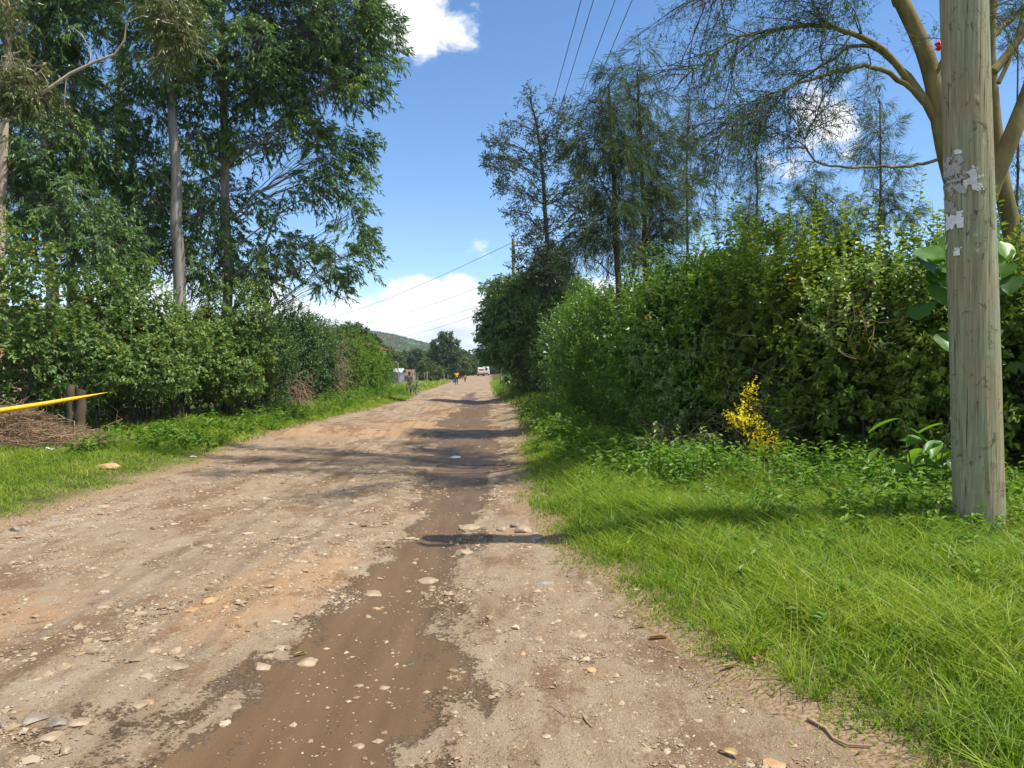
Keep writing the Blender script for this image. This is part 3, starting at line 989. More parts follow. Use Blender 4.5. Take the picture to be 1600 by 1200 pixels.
# ------------------------------------------------------------------ trees
def crown_tree(name, label, cat, group, trunk, tr, blobs, ncl, nl, leafL, leafW, leafmat, barkmat, six=False, tl=.5, droop=.5, spread=.8, upn=.3, seed=0, lump=.2,
               limbs=True, f0=.35, clsub=5, clr=.35, fork=.0, bend=.15, valbias=0., twigr=.006, limbr=.045, extra_limbs=None, hang=0.0):
    """Trunk polyline, crown as the union of blobs; every blob has a limb, every cluster a twig to its limb."""
    root = thing(name, label, cat, group)
    tp = np.asarray(trunk, float)
    w = Geo()
    tt = np.linspace(0, 1, 22)
    seg = np.linspace(0, 1, len(tp))
    tpi = np.stack([np.interp(tt, seg, tp[:, k]) for k in range(3)], -1)
    # round the polyline and let it wander a little
    for _ in range(2):
        tpi[1:-1] = (tpi[:-2] + 2 * tpi[1:-1] + tpi[2:]) / 4
    tpi[1:-1, :2] += rng.normal(0, tr * .12, (20, 2))
    rr = tr * (1 - tt * .72)
    rr[0] *= 1.35; rr[1] *= 1.08
    tube(w, tpi, rr, 12, 0, .5)
    B = np.asarray(blobs, float)
    g = Geo()
    vol = B[:, 3] * B[:, 4] * B[:, 5]
    cnt = np.maximum(7, (ncl * vol ** .8 / (vol ** .8).sum())).astype(int)
    for bi, b in enumerate(B):
        # limb
        cand = tpi[tpi[:, 2] < b[2] - .15 * b[5]]
        if len(cand) == 0:
            cand = tpi[:3]
        sc = np.linalg.norm(cand - b[:3], axis=1) + .6 * np.abs((b[2] - cand[:, 2]) - .7 * np.linalg.norm(cand[:, :2] - b[:2], axis=1))
        a = cand[np.argmin(sc)]
        e = b[:3] + np.array((0, 0, .35 * b[5])) + norm(b[:3] - a) * .3 * b[3]
        mid = (a + b[:3]) / 2 + np.array((0, 0, .12 * np.linalg.norm(b[:3] - a))) + rng.normal(0, .08, 3)
        t = np.linspace(0, 1, 12)[:, None]
        lp = (1 - t) ** 2 * a + 2 * t * (1 - t) * mid + t ** 2 * e
        lp[1:-1] += rng.normal(0, .035, (10, 3))
        lr = min(limbr * (.6 + .25 * b[3]), tr * .6)
        if limbs:
            tube(w, lp, np.linspace(lr, lr * .25, 12), 6, 0, .5, False)
        n = cnt[bi]
        d = rdir(n)
        f = f0 + (1 - f0) * rng.random(n) ** .5
        q = b[:3] + d * b[3:6]
        f = f * (1 + lump * noise3(q[:, 0] / .9, q[:, 1] / .9, q[:, 2] / .9, 400 + seed))
        cen = b[:3] + d * b[3:6] * f[:, None]
        # secondary branch: from limb
        k = rng.integers(3, 12, n)
        src = lp[k] if limbs else cen + rng.normal(0, .18, cen.shape) + np.array((0, 0, .15))
        m1 = (src + cen) / 2 + rng.normal(0, .06, (n, 3)) + np.array((0, 0, .05))
        sticks(w, src, m1, twigr * 2.2, twigr * 1.5, 4)
        sticks(w, m1, cen, twigr * 1.5, twigr * .8, 3)
        cv = np.clip(.5 + .3 * noise3(cen[:, 0] / .8, cen[:, 1] / .8, cen[:, 2] / .8, 500 + seed) + rng.normal(0, .15, n) + valbias, 0, 1)
        P2 = np.repeat(cen, clsub, 0) + rdir(n * clsub) * clr * rng.random((n * clsub, 1)) ** .5 * np.array((1, 1, .8))
        D2 = norm(P2 - np.repeat(m1, clsub, 0)) * .6 + rdir(n * clsub) * .5 + np.array((0, 0, .15 - hang))
        D2 = norm(D2)
        sticks(w, np.repeat(cen, clsub, 0), P2 + D2 * tl * .5, twigr * .7, twigr * .35, 3)
        twig_leaves(g, P2, D2, nl, tl, leafL, leafW, six, 0, spread, droop, .25, np.repeat(cv, clsub), upn, bend)
    if extra_limbs:
        for pts, r0, r1 in extra_limbs:
            tube(w, np.asarray(pts, float), np.linspace(r0, r1, len(pts)), 7, 0, .5, False)
    w.build('trunk', M[barkmat], root)
    g.build('crown', M[leafmat], root)
    return root


def gz(x, y):
    return float(H(np.array([x]), np.array([y]))[0])


def bl(px, py, Y, rx, rz, ry=None):
    """Blob at pixel (px,py) at distance Y with radii given in pixels."""
    c = P(px, py, Y)
    k = Y / 1200
    return (c[0], c[1], c[2], rx * k, (ry if ry else rx) * k, rz * k)


def trunk_to(px, py_list, Y, base_off=0):
    pts = []
    for i, (x, y) in enumerate(py_list):
        pts.append(P(x, y, Y))
    b = P(py_list[0][0] + base_off, 600, Y)
    b[2] = gz(b[0], Y) - .15
    return [b] + pts


build_ground()
build_road()
build_hill()
build_grass()
print('land', time.time() - T0)

# ------------------------------------------------------------------ left side: hedge of flowering shrubs
GL = 'shrubs in the hedge behind the verge'
bush('flowering_shrub', 'tall flowering shrub with orange blossom behind the brushwood pile', 'shrub', GL,
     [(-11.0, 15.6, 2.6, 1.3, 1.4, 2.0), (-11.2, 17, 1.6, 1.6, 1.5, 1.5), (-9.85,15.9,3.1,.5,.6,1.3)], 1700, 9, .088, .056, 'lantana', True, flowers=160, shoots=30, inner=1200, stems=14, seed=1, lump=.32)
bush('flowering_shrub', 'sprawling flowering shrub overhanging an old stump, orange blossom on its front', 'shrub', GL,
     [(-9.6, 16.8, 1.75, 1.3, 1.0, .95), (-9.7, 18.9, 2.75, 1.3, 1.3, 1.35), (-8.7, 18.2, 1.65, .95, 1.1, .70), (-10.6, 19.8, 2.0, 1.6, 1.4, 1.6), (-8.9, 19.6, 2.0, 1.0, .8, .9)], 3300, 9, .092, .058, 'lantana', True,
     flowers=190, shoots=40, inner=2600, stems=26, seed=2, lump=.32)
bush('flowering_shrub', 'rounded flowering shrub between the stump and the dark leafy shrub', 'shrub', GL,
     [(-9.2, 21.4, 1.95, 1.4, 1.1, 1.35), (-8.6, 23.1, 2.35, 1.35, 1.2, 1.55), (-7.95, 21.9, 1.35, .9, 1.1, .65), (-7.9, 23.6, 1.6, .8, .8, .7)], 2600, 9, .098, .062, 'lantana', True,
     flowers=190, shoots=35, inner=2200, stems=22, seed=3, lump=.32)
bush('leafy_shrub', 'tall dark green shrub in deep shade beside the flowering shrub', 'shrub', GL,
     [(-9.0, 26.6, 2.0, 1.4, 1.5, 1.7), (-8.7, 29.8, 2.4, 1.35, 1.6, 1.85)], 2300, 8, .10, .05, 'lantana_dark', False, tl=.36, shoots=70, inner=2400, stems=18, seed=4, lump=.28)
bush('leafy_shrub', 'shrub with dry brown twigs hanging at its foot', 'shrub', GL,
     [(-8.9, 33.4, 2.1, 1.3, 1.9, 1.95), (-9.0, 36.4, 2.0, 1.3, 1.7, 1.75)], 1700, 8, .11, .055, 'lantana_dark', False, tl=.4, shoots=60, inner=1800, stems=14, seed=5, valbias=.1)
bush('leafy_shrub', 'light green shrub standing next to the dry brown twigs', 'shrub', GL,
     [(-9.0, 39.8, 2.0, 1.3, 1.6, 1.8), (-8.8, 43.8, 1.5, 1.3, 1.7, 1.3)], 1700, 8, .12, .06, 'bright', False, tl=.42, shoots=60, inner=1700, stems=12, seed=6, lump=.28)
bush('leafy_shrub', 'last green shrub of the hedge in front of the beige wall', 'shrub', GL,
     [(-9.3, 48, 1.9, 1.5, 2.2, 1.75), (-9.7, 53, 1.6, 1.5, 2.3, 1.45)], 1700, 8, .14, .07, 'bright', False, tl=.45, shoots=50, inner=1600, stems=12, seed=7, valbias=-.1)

# dry, dead growth caught in the hedge
def dead_bundle(name, label, cx, cy, cz, rx, rz, n, parent=None):
    g = Geo()
    A = np.stack([cx + rng.normal(0, rx * .5, n).clip(-rx, rx), cy + rng.normal(0, .35, n), cz + rng.normal(0, rz * .5, n)], -1)
    d = rdir(n) * .6 + np.array((.1, -.1, -.5))
    sticks(g, A, A + norm(d) * rng.uniform(.25, .8, (n, 1)), .008, .003, 3)
    o = g.build(name, M['dry'])
    tag(o, label, 'dead twigs')
dead_bundle('dead_twigs', 'tangle of dead brown twigs low between the dark shrubs', -7.65, 27.4, .8, .5, .7, 240)
dead_bundle('dead_twigs', 'dried reddish brown growth hanging on the green shrub', -7.75, 34.6, 1.7, .5, 1.3, 260)

# ------------------------------------------------------------------ brushwood pile, stump, yellow bar, litter
def brush_pile():
    root = thing('brushwood_pile', 'heap of dry cut brushwood lying on the grass under the flowering shrub', 'brushwood')
    g = Geo()
    n = 2600
    u = rng.random(n)
    x = -9.5 + 1.55 * rng.normal(0, .62, n)
    x = np.clip(x, -12.2, -7.5)
    y = 14.0 + rng.normal(0, .33, n)
    top = .80 * np.exp(-((x + 9.6) / 1.7) ** 2) * np.exp(-((y - 14.1) / .7) ** 2) + .05
    z = H(x, y) + top * rng.random(n) ** .7
    d = rdir(n); d[:, 2] *= .28; d[:, 0] *= 1.5
    L = rng.uniform(.15, .6, n) * np.where(rng.random(n) < .06, 1.9, 1)
    A = np.stack([x, y, z], -1) - norm(d) * L[:, None] / 2
    m1 = np.stack([x, y, z], -1) + rng.normal(0, .02, (n, 3))
    B = np.stack([x, y, z], -1) + norm(d + rdir(n) * .35) * L[:, None] / 2
    r = rng.uniform(.003, .008, n)
    v = rng.random(n)
    sticks(g, A, m1, r, r * .8, 3, 0, v); sticks(g, m1, B, r * .8, r * .4, 3, 0, v)
    g.build('twig', M['dry'], root)
    def branch(pts, r0, sub=3):
        b = Geo()
        pp = np.array([P(*q) for q in pts])
        tube(b, pp, np.linspace(r0, r0 * .4, len(pp)), 5)
        for i in range(sub):
            a = pp[rng.integers(1, len(pp))]
            tube(b, [a, a + rdir(1)[0] * .12 + (0, 0, .08), a + rdir(1)[0] * .2 + (0, 0, .2)], [r0 * .5, r0 * .35, r0 * .2], 4)
        b.build('branch', M['dry'], root)
    branch([(62, 672, 14.7), (78, 655, 14.6), (92, 648, 14.6), (104, 655, 14.5), (116, 658, 14.4), (118, 690, 14.2)], .014)
    branch([(15, 660, 14.8), (30, 665, 14.6), (50, 668, 14.5), (75, 674, 14.4), (100, 676, 14.3), (125, 690, 14.1), (152, 703, 13.9)], .016)
    branch([(140, 680, 15.0), (155, 672, 15.0), (168, 664, 15.0), (182, 658, 15.0)], .012, 4)
    branch([(169, 668, 15.0), (171, 680, 15.0), (177, 690, 14.9), (188, 694, 14.8), (184, 704, 14.7)], .012)
    branch([(13, 658, 14.6), (18, 668, 14.5), (20, 676, 14.4)], .01)
    branch([(40, 690, 14.3), (60, 680, 14.2), (85, 668, 14.2)], .011)
brush_pile()

def stump():
    g = Geo()
    for (dx, r, h, lx) in ((-.07, .085, 1.15, -.03), (.07, .095, 1.05, .04)):
        b = P(119, 690, 15.6); b[2] = gz(b[0], 15.6)
        z = np.linspace(-.1, h, 10)
        pts = np.stack([b[0] + dx + lx * z + rng.normal(0, .012, 10), np.full(10, 15.6) + rng.normal(0, .01, 10), b[2] + z], -1)
        tube(g, pts, r * (1.25 - .35 * np.linspace(0, 1, 10)) * rng.uniform(.92, 1.08, 10), 10)
    o = g.build('tree_stump', M['stem'])
    tag(o, 'short split tree stump standing behind the brushwood pile', 'stump')
stump()

def yellow_bar():
    root = thing('barrier_bar', 'long thin yellow bar slanting up from the brushwood pile into the shrub', 'bar')
    a, b = P(-60, 650, 13.0), P(168, 613, 14.9)
    g = Geo()
    t = np.linspace(0, 1, 16)[:, None]
    pts = a + (b - a) * t
    pts[:, 2] -= .02 * np.sin(t[:, 0] * np.pi)
    r = .052 - .02 * t[:, 0]
    r[-4:] = [.027, .02, .012, .004]
    tube(g, pts, r, 10)
    g.build('bar', plain_mat('yellow_paint', (0.78, 0.42, 0.012), .5, .1, 6), root)
    s = Geo()
    bp = a + (b - a) * .06
    tube(s, [(bp[0], bp[1], gz(bp[0], bp[1]) - .1), (bp[0], bp[1], bp[2] + .03)], [.03, .03], 8)
    s.build('post', M['bark_grey'], root)
yellow_bar()

def litter(name, label, cx, cy, sx, sy, col, seedv):
    g = Geo()
    n = 7
    X, Y, F = grid(np.linspace(-sx, sx, n), np.linspace(-sy, sy, n))
    Z = .035 * noise3(X * 14, Y * 14, 0, seedv) + .05 + .5 * np.abs(X) * .3
    X = X + .02 * noise3(X * 9, Y * 9, 3, seedv)
    V = np.stack([X + cx, Y + cy, Z + gz(cx, cy)], -1)
    g.add(V, F, smooth=False)
    V2 = V.reshape(-1, 3) - np.array((0, 0, .003))
    g.add(V2, F[:, ::-1])
    tag(g.build(name, plain_mat('litter', col, .5, .05)), label, 'litter')
litter('plastic_scrap', 'crumpled white plastic scrap at the foot of the brushwood pile', P(78, 712, 13.3)[0], 13.3, .10, .05, (.62, .66, .66), 3)
litter('plastic_scrap', 'tiny white litter scrap on the grass near the road edge', P(301, 717, 13.6)[0], 13.6, .045, .03, (.75, .75, .72), 5)


# ------------------------------------------------------------------ left side: eucalyptus trees
GE = 'eucalyptus trees behind the hedge'
E = dict(nl=13, leafL=.19, leafW=.042, six=False, tl=.42, droop=.85, spread=.6, upn=.15, clr=.28, f0=.42, bend=.2, limbr=.034, lump=.3, twigr=.0045)
Y = 24.0
crown_tree('eucalyptus_tree', 'tall eucalyptus reaching farthest over the road, trunk above the dark shrub', 'tree', GE,
           [(-9.0, Y, .1)] + [tuple(P(x, y, Y)) for x, y in ((357, 460), (352, 300), (350, 180), (346, 80), (350, -60), (360, -220))], .17,
           [bl(*q) for q in ((575, 60, Y, 52, 62), (520, 20, Y - .5, 80, 70), (440, 10, Y, 80, 70), (470, 100, Y + .5, 70, 55), (545, 125, Y - .4, 52, 42), (400, 90, Y - 1, 60, 60),
                             (430, 150, Y, 60, 36), (345, 130, Y - .6, 42, 50), (390, 220, Y + .3, 42, 32), (470, 205, Y, 50, 28), (520, 235, Y, 44, 36), (572, 224, Y, 18, 13), (545, 285, Y, 34, 34),
                             (490, 290, Y, 42, 30), (555, 345, Y - .3, 30, 34), (562, 400, Y - .3, 28, 34), (510, 412, Y, 40, 32), (455, 385, Y + .4, 34, 34), (420, 430, Y, 40, 36), (375, 380, Y + .8, 40, 40),
                             (420, 330, Y, 26, 20), (530, 440, Y, 24, 16), (330, 300, Y + .8, 38, 34), (385, 300, Y + .8, 24, 22),
                             (480, -130, Y, 110, 90), (330, -150, Y, 110, 100))], 1650, leafmat='euc', barkmat='euc_bark', seed=11,
           extra_limbs=[([P(352, 260, Y), P(375, 235, Y - .2), P(410, 222, Y - .3), P(450, 190, Y - .3), P(475, 160, Y - .3)], .07, .03),
                        ([P(352, 262, Y), P(335, 242, Y), P(312, 236, Y), P(290, 234, Y)], .05, .02),
                        ([P(357, 440, Y), P(392, 410, Y - .1), P(415, 380, Y - .1), P(430, 340, Y - .2), P(447, 292, Y - .2)], .055, .02),
                        ([P(330, 470, Y + 1), P(318, 445, Y + 1), P(305, 425, Y + 1), P(290, 400, Y + 1)], .07, .05)], **E)
Y = 22.5
crown_tree('eucalyptus_tree', 'eucalyptus with a straight bare grey trunk behind the rounded flowering shrub', 'tree', GE,
           [tuple(P(283, 600, Y)[:2]) + (.1,)] + [tuple(P(x, y, Y)) for x, y in ((281, 450), (275, 300), (268, 180), (264, 60), (262, -60), (266, -200))], .20,
           [bl(*q) for q in ((290, 40, Y, 60, 60), (235, 90, Y, 42, 60), (300, 130, Y + .6, 40, 50), (225, 180, Y + .4, 40, 45), (205, 250, Y + .5, 36, 45), (310, 210, Y + .8, 36, 34), (225, 320, Y + .7, 46, 46),
                             (320, 345, Y + 1, 36, 40), (215, 390, Y + .8, 50, 40), (320, 415, Y + 1, 40, 30), (250, 280, Y + .8, 30, 36), (270, -100, Y, 110, 90))], 800, leafmat='euc', barkmat='euc_bark', seed=12, **E)
Y = 21.5
crown_tree('eucalyptus_tree', 'eucalyptus with twin trunks behind the tall flowering shrub', 'tree', GE,
           [tuple(P(84, 600, Y)[:2]) + (.1,)] + [tuple(P(x, y, Y)) for x, y in ((84, 470), (78, 390), (72, 300), (68, 160), (66, 20), (60, -160))], .19,
           [bl(*q) for q in ((55, 40, Y, 52, 60), (120, 30, Y, 42, 44), (35, 130, Y, 40, 50), (100, 130, Y + .5, 46, 56), (30, 235, Y, 44, 50), (90, 235, Y, 50, 52), (45, 320, Y + .2, 50, 42), (115, 320, Y - .3, 50, 50),
                             (150, 220, Y + .6, 40, 55), (150, 385, Y - .3, 52, 38), (30, 390, Y + .6, 36, 26), (75, -100, Y, 110, 80))], 1000, leafmat='euc', barkmat='euc_bark', seed=13,
           extra_limbs=[([P(110, 560, Y + .8), P(112, 450, Y + .8), P(108, 330, Y + .8), P(112, 200, Y + .8), P(120, 80, Y + .8)], .15, .06)], **E)
Y = 28.0
crown_tree('eucalyptus_tree', 'dense eucalyptus deep behind the bare grey trunk', 'tree', GE,
           [tuple(P(180, 600, Y)[:2]) + (.1,)] + [tuple(P(x, y, Y)) for x, y in ((182, 460), (180, 300), (190, 150), (186, 0), (186, -120))], .20,
           [bl(*q) for q in ((190, 20, Y, 34, 40), (170, 160, Y, 50, 50), (195, 330, Y, 60, 60), (160, 420, Y, 60, 34), (290, 270, Y, 50, 60), (260, 370, Y, 60, 50), (340, 230, Y + 2, 30, 40), (20, 300, Y, 60, 60), (190, -60, Y, 90, 60), (370, 440, Y, 50, 26))],
           480, leafmat='euc', barkmat='euc_bark', seed=14, **E)
Y = 17.5
E2 = dict(E); E2.update(leafL=.17, leafW=.030)
crown_tree('eucalyptus_tree', 'eucalyptus with pale pinkish trunk and yellowish leaves, a bare limb crossing its neighbours', 'tree', GE,
           [tuple(P(2, 600, Y + 3)[:2]) + (.1,)] + [tuple(P(x, y, Y + 3)) for x, y in ((0, 400), (6, 200), (14, 80), (14, 0), (16, -100))], .15,
           [bl(*q) for q in ((25, 125, Y, 36, 30), (50, 150, Y, 28, 20), (265, 22, Y, 34, 26), (285, 60, Y, 24, 24), (255, 95, Y, 16, 16), (5, 20, Y, 20, 30))],
           150, leafmat='euc_bronze', barkmat='euc_bark_pink', seed=15, limbs=False,
           extra_limbs=[([P(-40, 190, Y), P(0, 176, Y), P(50, 158, Y), (P(75, 140, Y)), P(110, 115, Y), P(150, 96, Y), P(180, 85, Y), P(195, 62, Y), P(198, 35, Y), P(235, 20, Y)], .055, .012),
                        ([P(142, 98, Y), P(140, 75, Y), P(128, 55, Y), P(112, 40, Y)], .016, .006), ([P(104, 120, Y), P(102, 140, Y), P(101, 165, Y)], .012, .003),
                        ([P(6, 190, Y + 3), P(20, 185, Y + 1), P(0, 176, Y)], .05, .05)], **E2)
print('left', time.time() - T0)

# ------------------------------------------------------------------ right side: hedge
GR = 'shrubs in the hedge along the bank'
HK = dict(leafL=.086, leafW=.050, six=True, tl=.32, upn=.5, lump=.26)
bush('hedge_shrub', 'glossy leaved shrub to the far side of the wooden pole', 'shrub', GR,
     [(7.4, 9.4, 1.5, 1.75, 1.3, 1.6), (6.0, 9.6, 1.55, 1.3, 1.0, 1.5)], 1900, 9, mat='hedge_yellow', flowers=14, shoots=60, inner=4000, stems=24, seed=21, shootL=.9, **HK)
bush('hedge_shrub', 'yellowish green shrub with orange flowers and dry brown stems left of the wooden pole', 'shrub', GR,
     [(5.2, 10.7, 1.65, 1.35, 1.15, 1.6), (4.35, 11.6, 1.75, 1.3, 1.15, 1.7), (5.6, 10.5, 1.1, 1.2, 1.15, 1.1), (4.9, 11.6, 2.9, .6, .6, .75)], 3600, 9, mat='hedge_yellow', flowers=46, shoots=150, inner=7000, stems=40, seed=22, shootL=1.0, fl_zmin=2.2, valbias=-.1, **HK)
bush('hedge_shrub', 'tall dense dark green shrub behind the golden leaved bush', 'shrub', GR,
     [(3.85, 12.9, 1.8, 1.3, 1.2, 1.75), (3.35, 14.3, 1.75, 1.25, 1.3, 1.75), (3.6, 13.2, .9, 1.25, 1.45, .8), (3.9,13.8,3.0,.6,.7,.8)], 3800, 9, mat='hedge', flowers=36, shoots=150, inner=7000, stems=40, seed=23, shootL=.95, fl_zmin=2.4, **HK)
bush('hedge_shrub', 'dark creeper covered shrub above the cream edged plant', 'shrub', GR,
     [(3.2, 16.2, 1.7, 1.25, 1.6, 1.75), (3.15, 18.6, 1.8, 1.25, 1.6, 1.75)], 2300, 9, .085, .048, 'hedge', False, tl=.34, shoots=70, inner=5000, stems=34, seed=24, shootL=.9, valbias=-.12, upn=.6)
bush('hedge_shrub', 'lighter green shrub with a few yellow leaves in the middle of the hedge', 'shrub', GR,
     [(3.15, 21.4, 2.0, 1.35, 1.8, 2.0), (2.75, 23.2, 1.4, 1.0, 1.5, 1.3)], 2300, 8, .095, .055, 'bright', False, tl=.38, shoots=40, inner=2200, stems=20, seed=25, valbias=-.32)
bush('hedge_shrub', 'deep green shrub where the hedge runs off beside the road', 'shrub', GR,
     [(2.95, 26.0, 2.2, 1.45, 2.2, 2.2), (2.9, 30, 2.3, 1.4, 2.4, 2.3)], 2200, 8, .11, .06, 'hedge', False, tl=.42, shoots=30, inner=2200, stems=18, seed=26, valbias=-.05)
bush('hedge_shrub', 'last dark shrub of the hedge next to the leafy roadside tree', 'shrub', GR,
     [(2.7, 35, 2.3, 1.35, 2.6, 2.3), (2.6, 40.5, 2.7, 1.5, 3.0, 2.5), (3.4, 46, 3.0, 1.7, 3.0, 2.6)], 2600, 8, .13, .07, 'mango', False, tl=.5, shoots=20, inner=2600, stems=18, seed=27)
# growth behind the hedge that closes it off
bush('hedge_shrub', 'pale green climber heaped on top of the hedge under the feathery trees', 'shrub', GR,
     [(5.6, 22, 2.6, 1.8, 3.0, 1.8), (6.0, 17, 2.3, 2.0, 2.4, 1.9), (8.5, 13.5, 2.0, 2.6, 2.2, 1.9)], 2200, 8, .12, .07, 'bright', False, tl=.4, shoots=30, inner=1800, stems=14, seed=28, valbias=-.05)

# vegetation standing in front of the hedge
bush('leafy_shrub', 'small dark green seedling bush mingling with the golden bush', 'bush', None,
     [(3.35, 10.1, .8, .32, .22, .35), (3.0, 10.15, .6, .3, .2, .3)], 190, 9, .045, .024, 'hedge', True, tl=.24, stems=8, seed=30, lump=.3, zmin=.02, spread=.8)
bush('golden_bush', 'small bush with bright golden yellow leaves at the foot of the hedge', 'bush', None,
     [(3.08, 9.95, .80, .15, .14, .20), (2.93, 9.9, 1.00, .11, .10, .16), (3.25, 9.9, .66, .20, .15, .15)], 210, 9, .038, .019, 'golden', True, tl=.22, shoots=0, stems=9, seed=31, lump=.3, zmin=.02, spread=.7)
bush('golden_sprig', 'single golden sprig rising above the golden bush', 'bush', None,
     [(3.14, 10.0, 1.22, .07, .06, .22)], 30, 10, .036, .019, 'golden', True, tl=.2, shoots=0, stems=4, seed=32, lump=.2, zmin=.02, spread=.7)
bush('golden_sprig', 'faint golden leaves halfway up the hedge beyond the golden bush', 'bush', None,
     [(P(962, 560, 19)[0], 18.6, P(962, 560, 19)[2], .22, .2, .30), (P(985, 505, 19)[0], 18.9, P(985, 505, 19)[2], .15, .2, .35)], 70, 9, .06, .03, 'golden', False, tl=.25, shoots=0, stems=3, seed=33, lump=.3)
bush('variegated_plant', 'low plant with cream edged leaves below the dark hedge', 'plant', None,
     [(2.20, 10.7, .66, .34, .2, .22), (2.6, 10.8, .52, .3, .2, .24), (2.35,10.5,.35,.2,.2,.2)], 85, 8, .10, .05, 'cream', True, tl=.22, shoots=0, stems=8, seed=34, lump=.3, zmin=.02)
bush('climbing_plant', 'pale leaved creeper spreading over the sunny shoulder of the hedge left of the pole', 'climbing plant', None,
     [(4.75, 9.95, 2.25, .85, .35, .75), (5.35, 9.75, 1.7, .6, .3, .7)], 520, 8, .062, .042, 'cream', True, tl=.26, shoots=10, stems=2, seed=35, lump=.35, valbias=-.35)
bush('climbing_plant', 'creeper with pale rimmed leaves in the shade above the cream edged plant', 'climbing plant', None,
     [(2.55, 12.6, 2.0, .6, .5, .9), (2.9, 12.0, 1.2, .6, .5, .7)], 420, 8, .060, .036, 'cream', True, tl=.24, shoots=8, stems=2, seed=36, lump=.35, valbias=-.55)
def hedge_twigs(label, px, py, Yc, n, spread_):
    g = Geo()
    c = P(px, py, Yc)
    a = c + rng.normal(0, 1, (n, 3)).clip(-1.6, 1.6) * spread_
    d = norm(rdir(n) + np.array((-.2, -.5, .2)))
    L = rng.uniform(.15, .6, (n, 1))
    m1 = a + d * L * .5
    sticks(g, a, m1, .0045, .003, 3); sticks(g, m1, m1 + norm(d + rdir(n) * .5) * L * .5, .003, .0015, 3)
    tag(g.build('dead_twigs', M['dry']), label, 'dead twigs')
hedge_twigs('bare brown twigs poking out of the yellowish green shrub beside the pole', 1345, 515, 9.6, 42, (.26, .10, .16))
hedge_twigs('few bare twigs on the shaded face of the hedge above the golden bush', 1215, 560, 10.9, 16, (.22, .08, .2))
print('hedges', time.time() - T0)


def broad_leaf(g, base, az, el, L, W, roll=0.0, val=.5, cup=.12, n=7):
    """One large leaf with a midrib crease and side ribs as a little grid."""
    d = np.array((math.cos(az) * math.cos(el), math.sin(az) * math.cos(el), math.sin(el)))
    s = norm(np.cross(d, (0, 0, 1.0)))
    u = np.cross(s, d)
    s2 = s * math.cos(roll) + u * math.sin(roll)
    u = np.cross(s2, d); s = s2
    t = np.linspace(0, 1, n)
    wv = np.sin(np.pi * t ** .75) ** .8 * W * .5
    wv[0] = W * .04; wv[-1] = .001
    c = np.linspace(-1, 1, 7)
    Tt, Cc = np.meshgrid(t, c, indexing='ij')
    droopv = -.35 * L * Tt ** 2
    rib = .02 * L * np.cos(Tt * 34 - np.abs(Cc) * 3)
    V = base + d * (Tt * L)[..., None] + s * (Cc * wv[:, None])[..., None] + u * ((np.abs(Cc) * cup * W + rib * np.abs(Cc)))[..., None] + np.array((0, 0, 1.0)) * droopv[..., None]
    i = np.arange(n - 1)[:, None] * 7
    j = np.arange(6)[None]
    F = np.stack([i + j, i + j + 1, i + 7 + j + 1, i + 7 + j], -1).reshape(-1, 4)
    g.add(V, F, 0, val, True)


def broad_plant(name, label, cx, cy, stems, leafL, seed, tall=None, group=None):
    root = thing(name, label, 'plant', group)
    rr_ = np.random.default_rng(seed)
    g, s = Geo(), Geo()
    z0 = gz(cx, cy)
    for (dx, dy, h) in stems:
        top = np.array((cx + dx, cy + dy, z0 + h))
        b = np.array((cx + dx * .3, cy + dy * .3, z0 - .03))
        pts = [b, (b + top) / 2 + rr_.normal(0, .03, 3), top]
        tube(s, pts, [.011, .008, .004], 5)
        k = max(5, int(h * 9))
        for i in range(k):
            f = .35 + .65 * i / (k - 1)
            q = b + (top - b) * f
            az = i * 2.4 + rr_.random()
            el = rr_.uniform(-.7, .35)
            pet = q + np.array((math.cos(az), math.sin(az), .4)) * .05
            tube(s, [q, pet], [.003, .002], 4, cap=False)
            broad_leaf(g, pet, az, el, leafL * rr_.uniform(.7, 1.15), leafL * rr_.uniform(.42, .56), rr_.uniform(-.5, .5), rr_.random())
    g.build('foliage', M['big'], root)
    s.build('stem', M['stem'], root)


broad_plant('broad_leaved_plant', 'low plant with large ribbed leaves just beside the wooden pole', 4.15, 7.65, [(-.25, 0, .85), (.0, .1, .65), (-.1, -.15, .5), (.2, 0, .7), (-.42, .1, .55), (.1, -.2, .9)], .26, 5)
broad_plant('broad_leaved_plant', 'plant with rounded leaves on the shaded side of the wooden pole', 6.1, 8.4, [(.1, 0, .5), (-.2, .1, .6), (.4, .1, .45)], .18, 6)


def vine(name, label, pts, leafL, nleaf, seed, Y):
    root = thing(name, label, 'climbing plant')
    rr_ = np.random.default_rng(seed)
    g, s = Geo(), Geo()
    pp = np.array([P(x, y, Y) for x, y in pts])
    tube(s, pp, np.linspace(.012, .005, len(pp)), 5)
    t = np.linspace(0, 1, len(pp))
    for i in range(nleaf):
        f = (i + .5) / nleaf
        q = np.array([np.interp(f, t, pp[:, k]) for k in range(3)]) + rr_.normal(0, 1, 3) * (.16, .05, .05)
        az = rr_.uniform(-2.4, -1.2)
        st = q + np.array((math.cos(az) * .14 * rr_.random(), -.08, .06 * rr_.normal()))
        tube(s, [q, st], [.004, .003], 4, cap=False)
        broad_leaf(g, st, az, rr_.uniform(-1.3, .15), leafL * rr_.uniform(.55, 1.2), leafL * rr_.uniform(.85, 1.05), rr_.uniform(-.5, .5), rr_.random(), .06, 9)
    g.build('foliage', M['big'], root)
    s.build('stem', M['stem'], root)


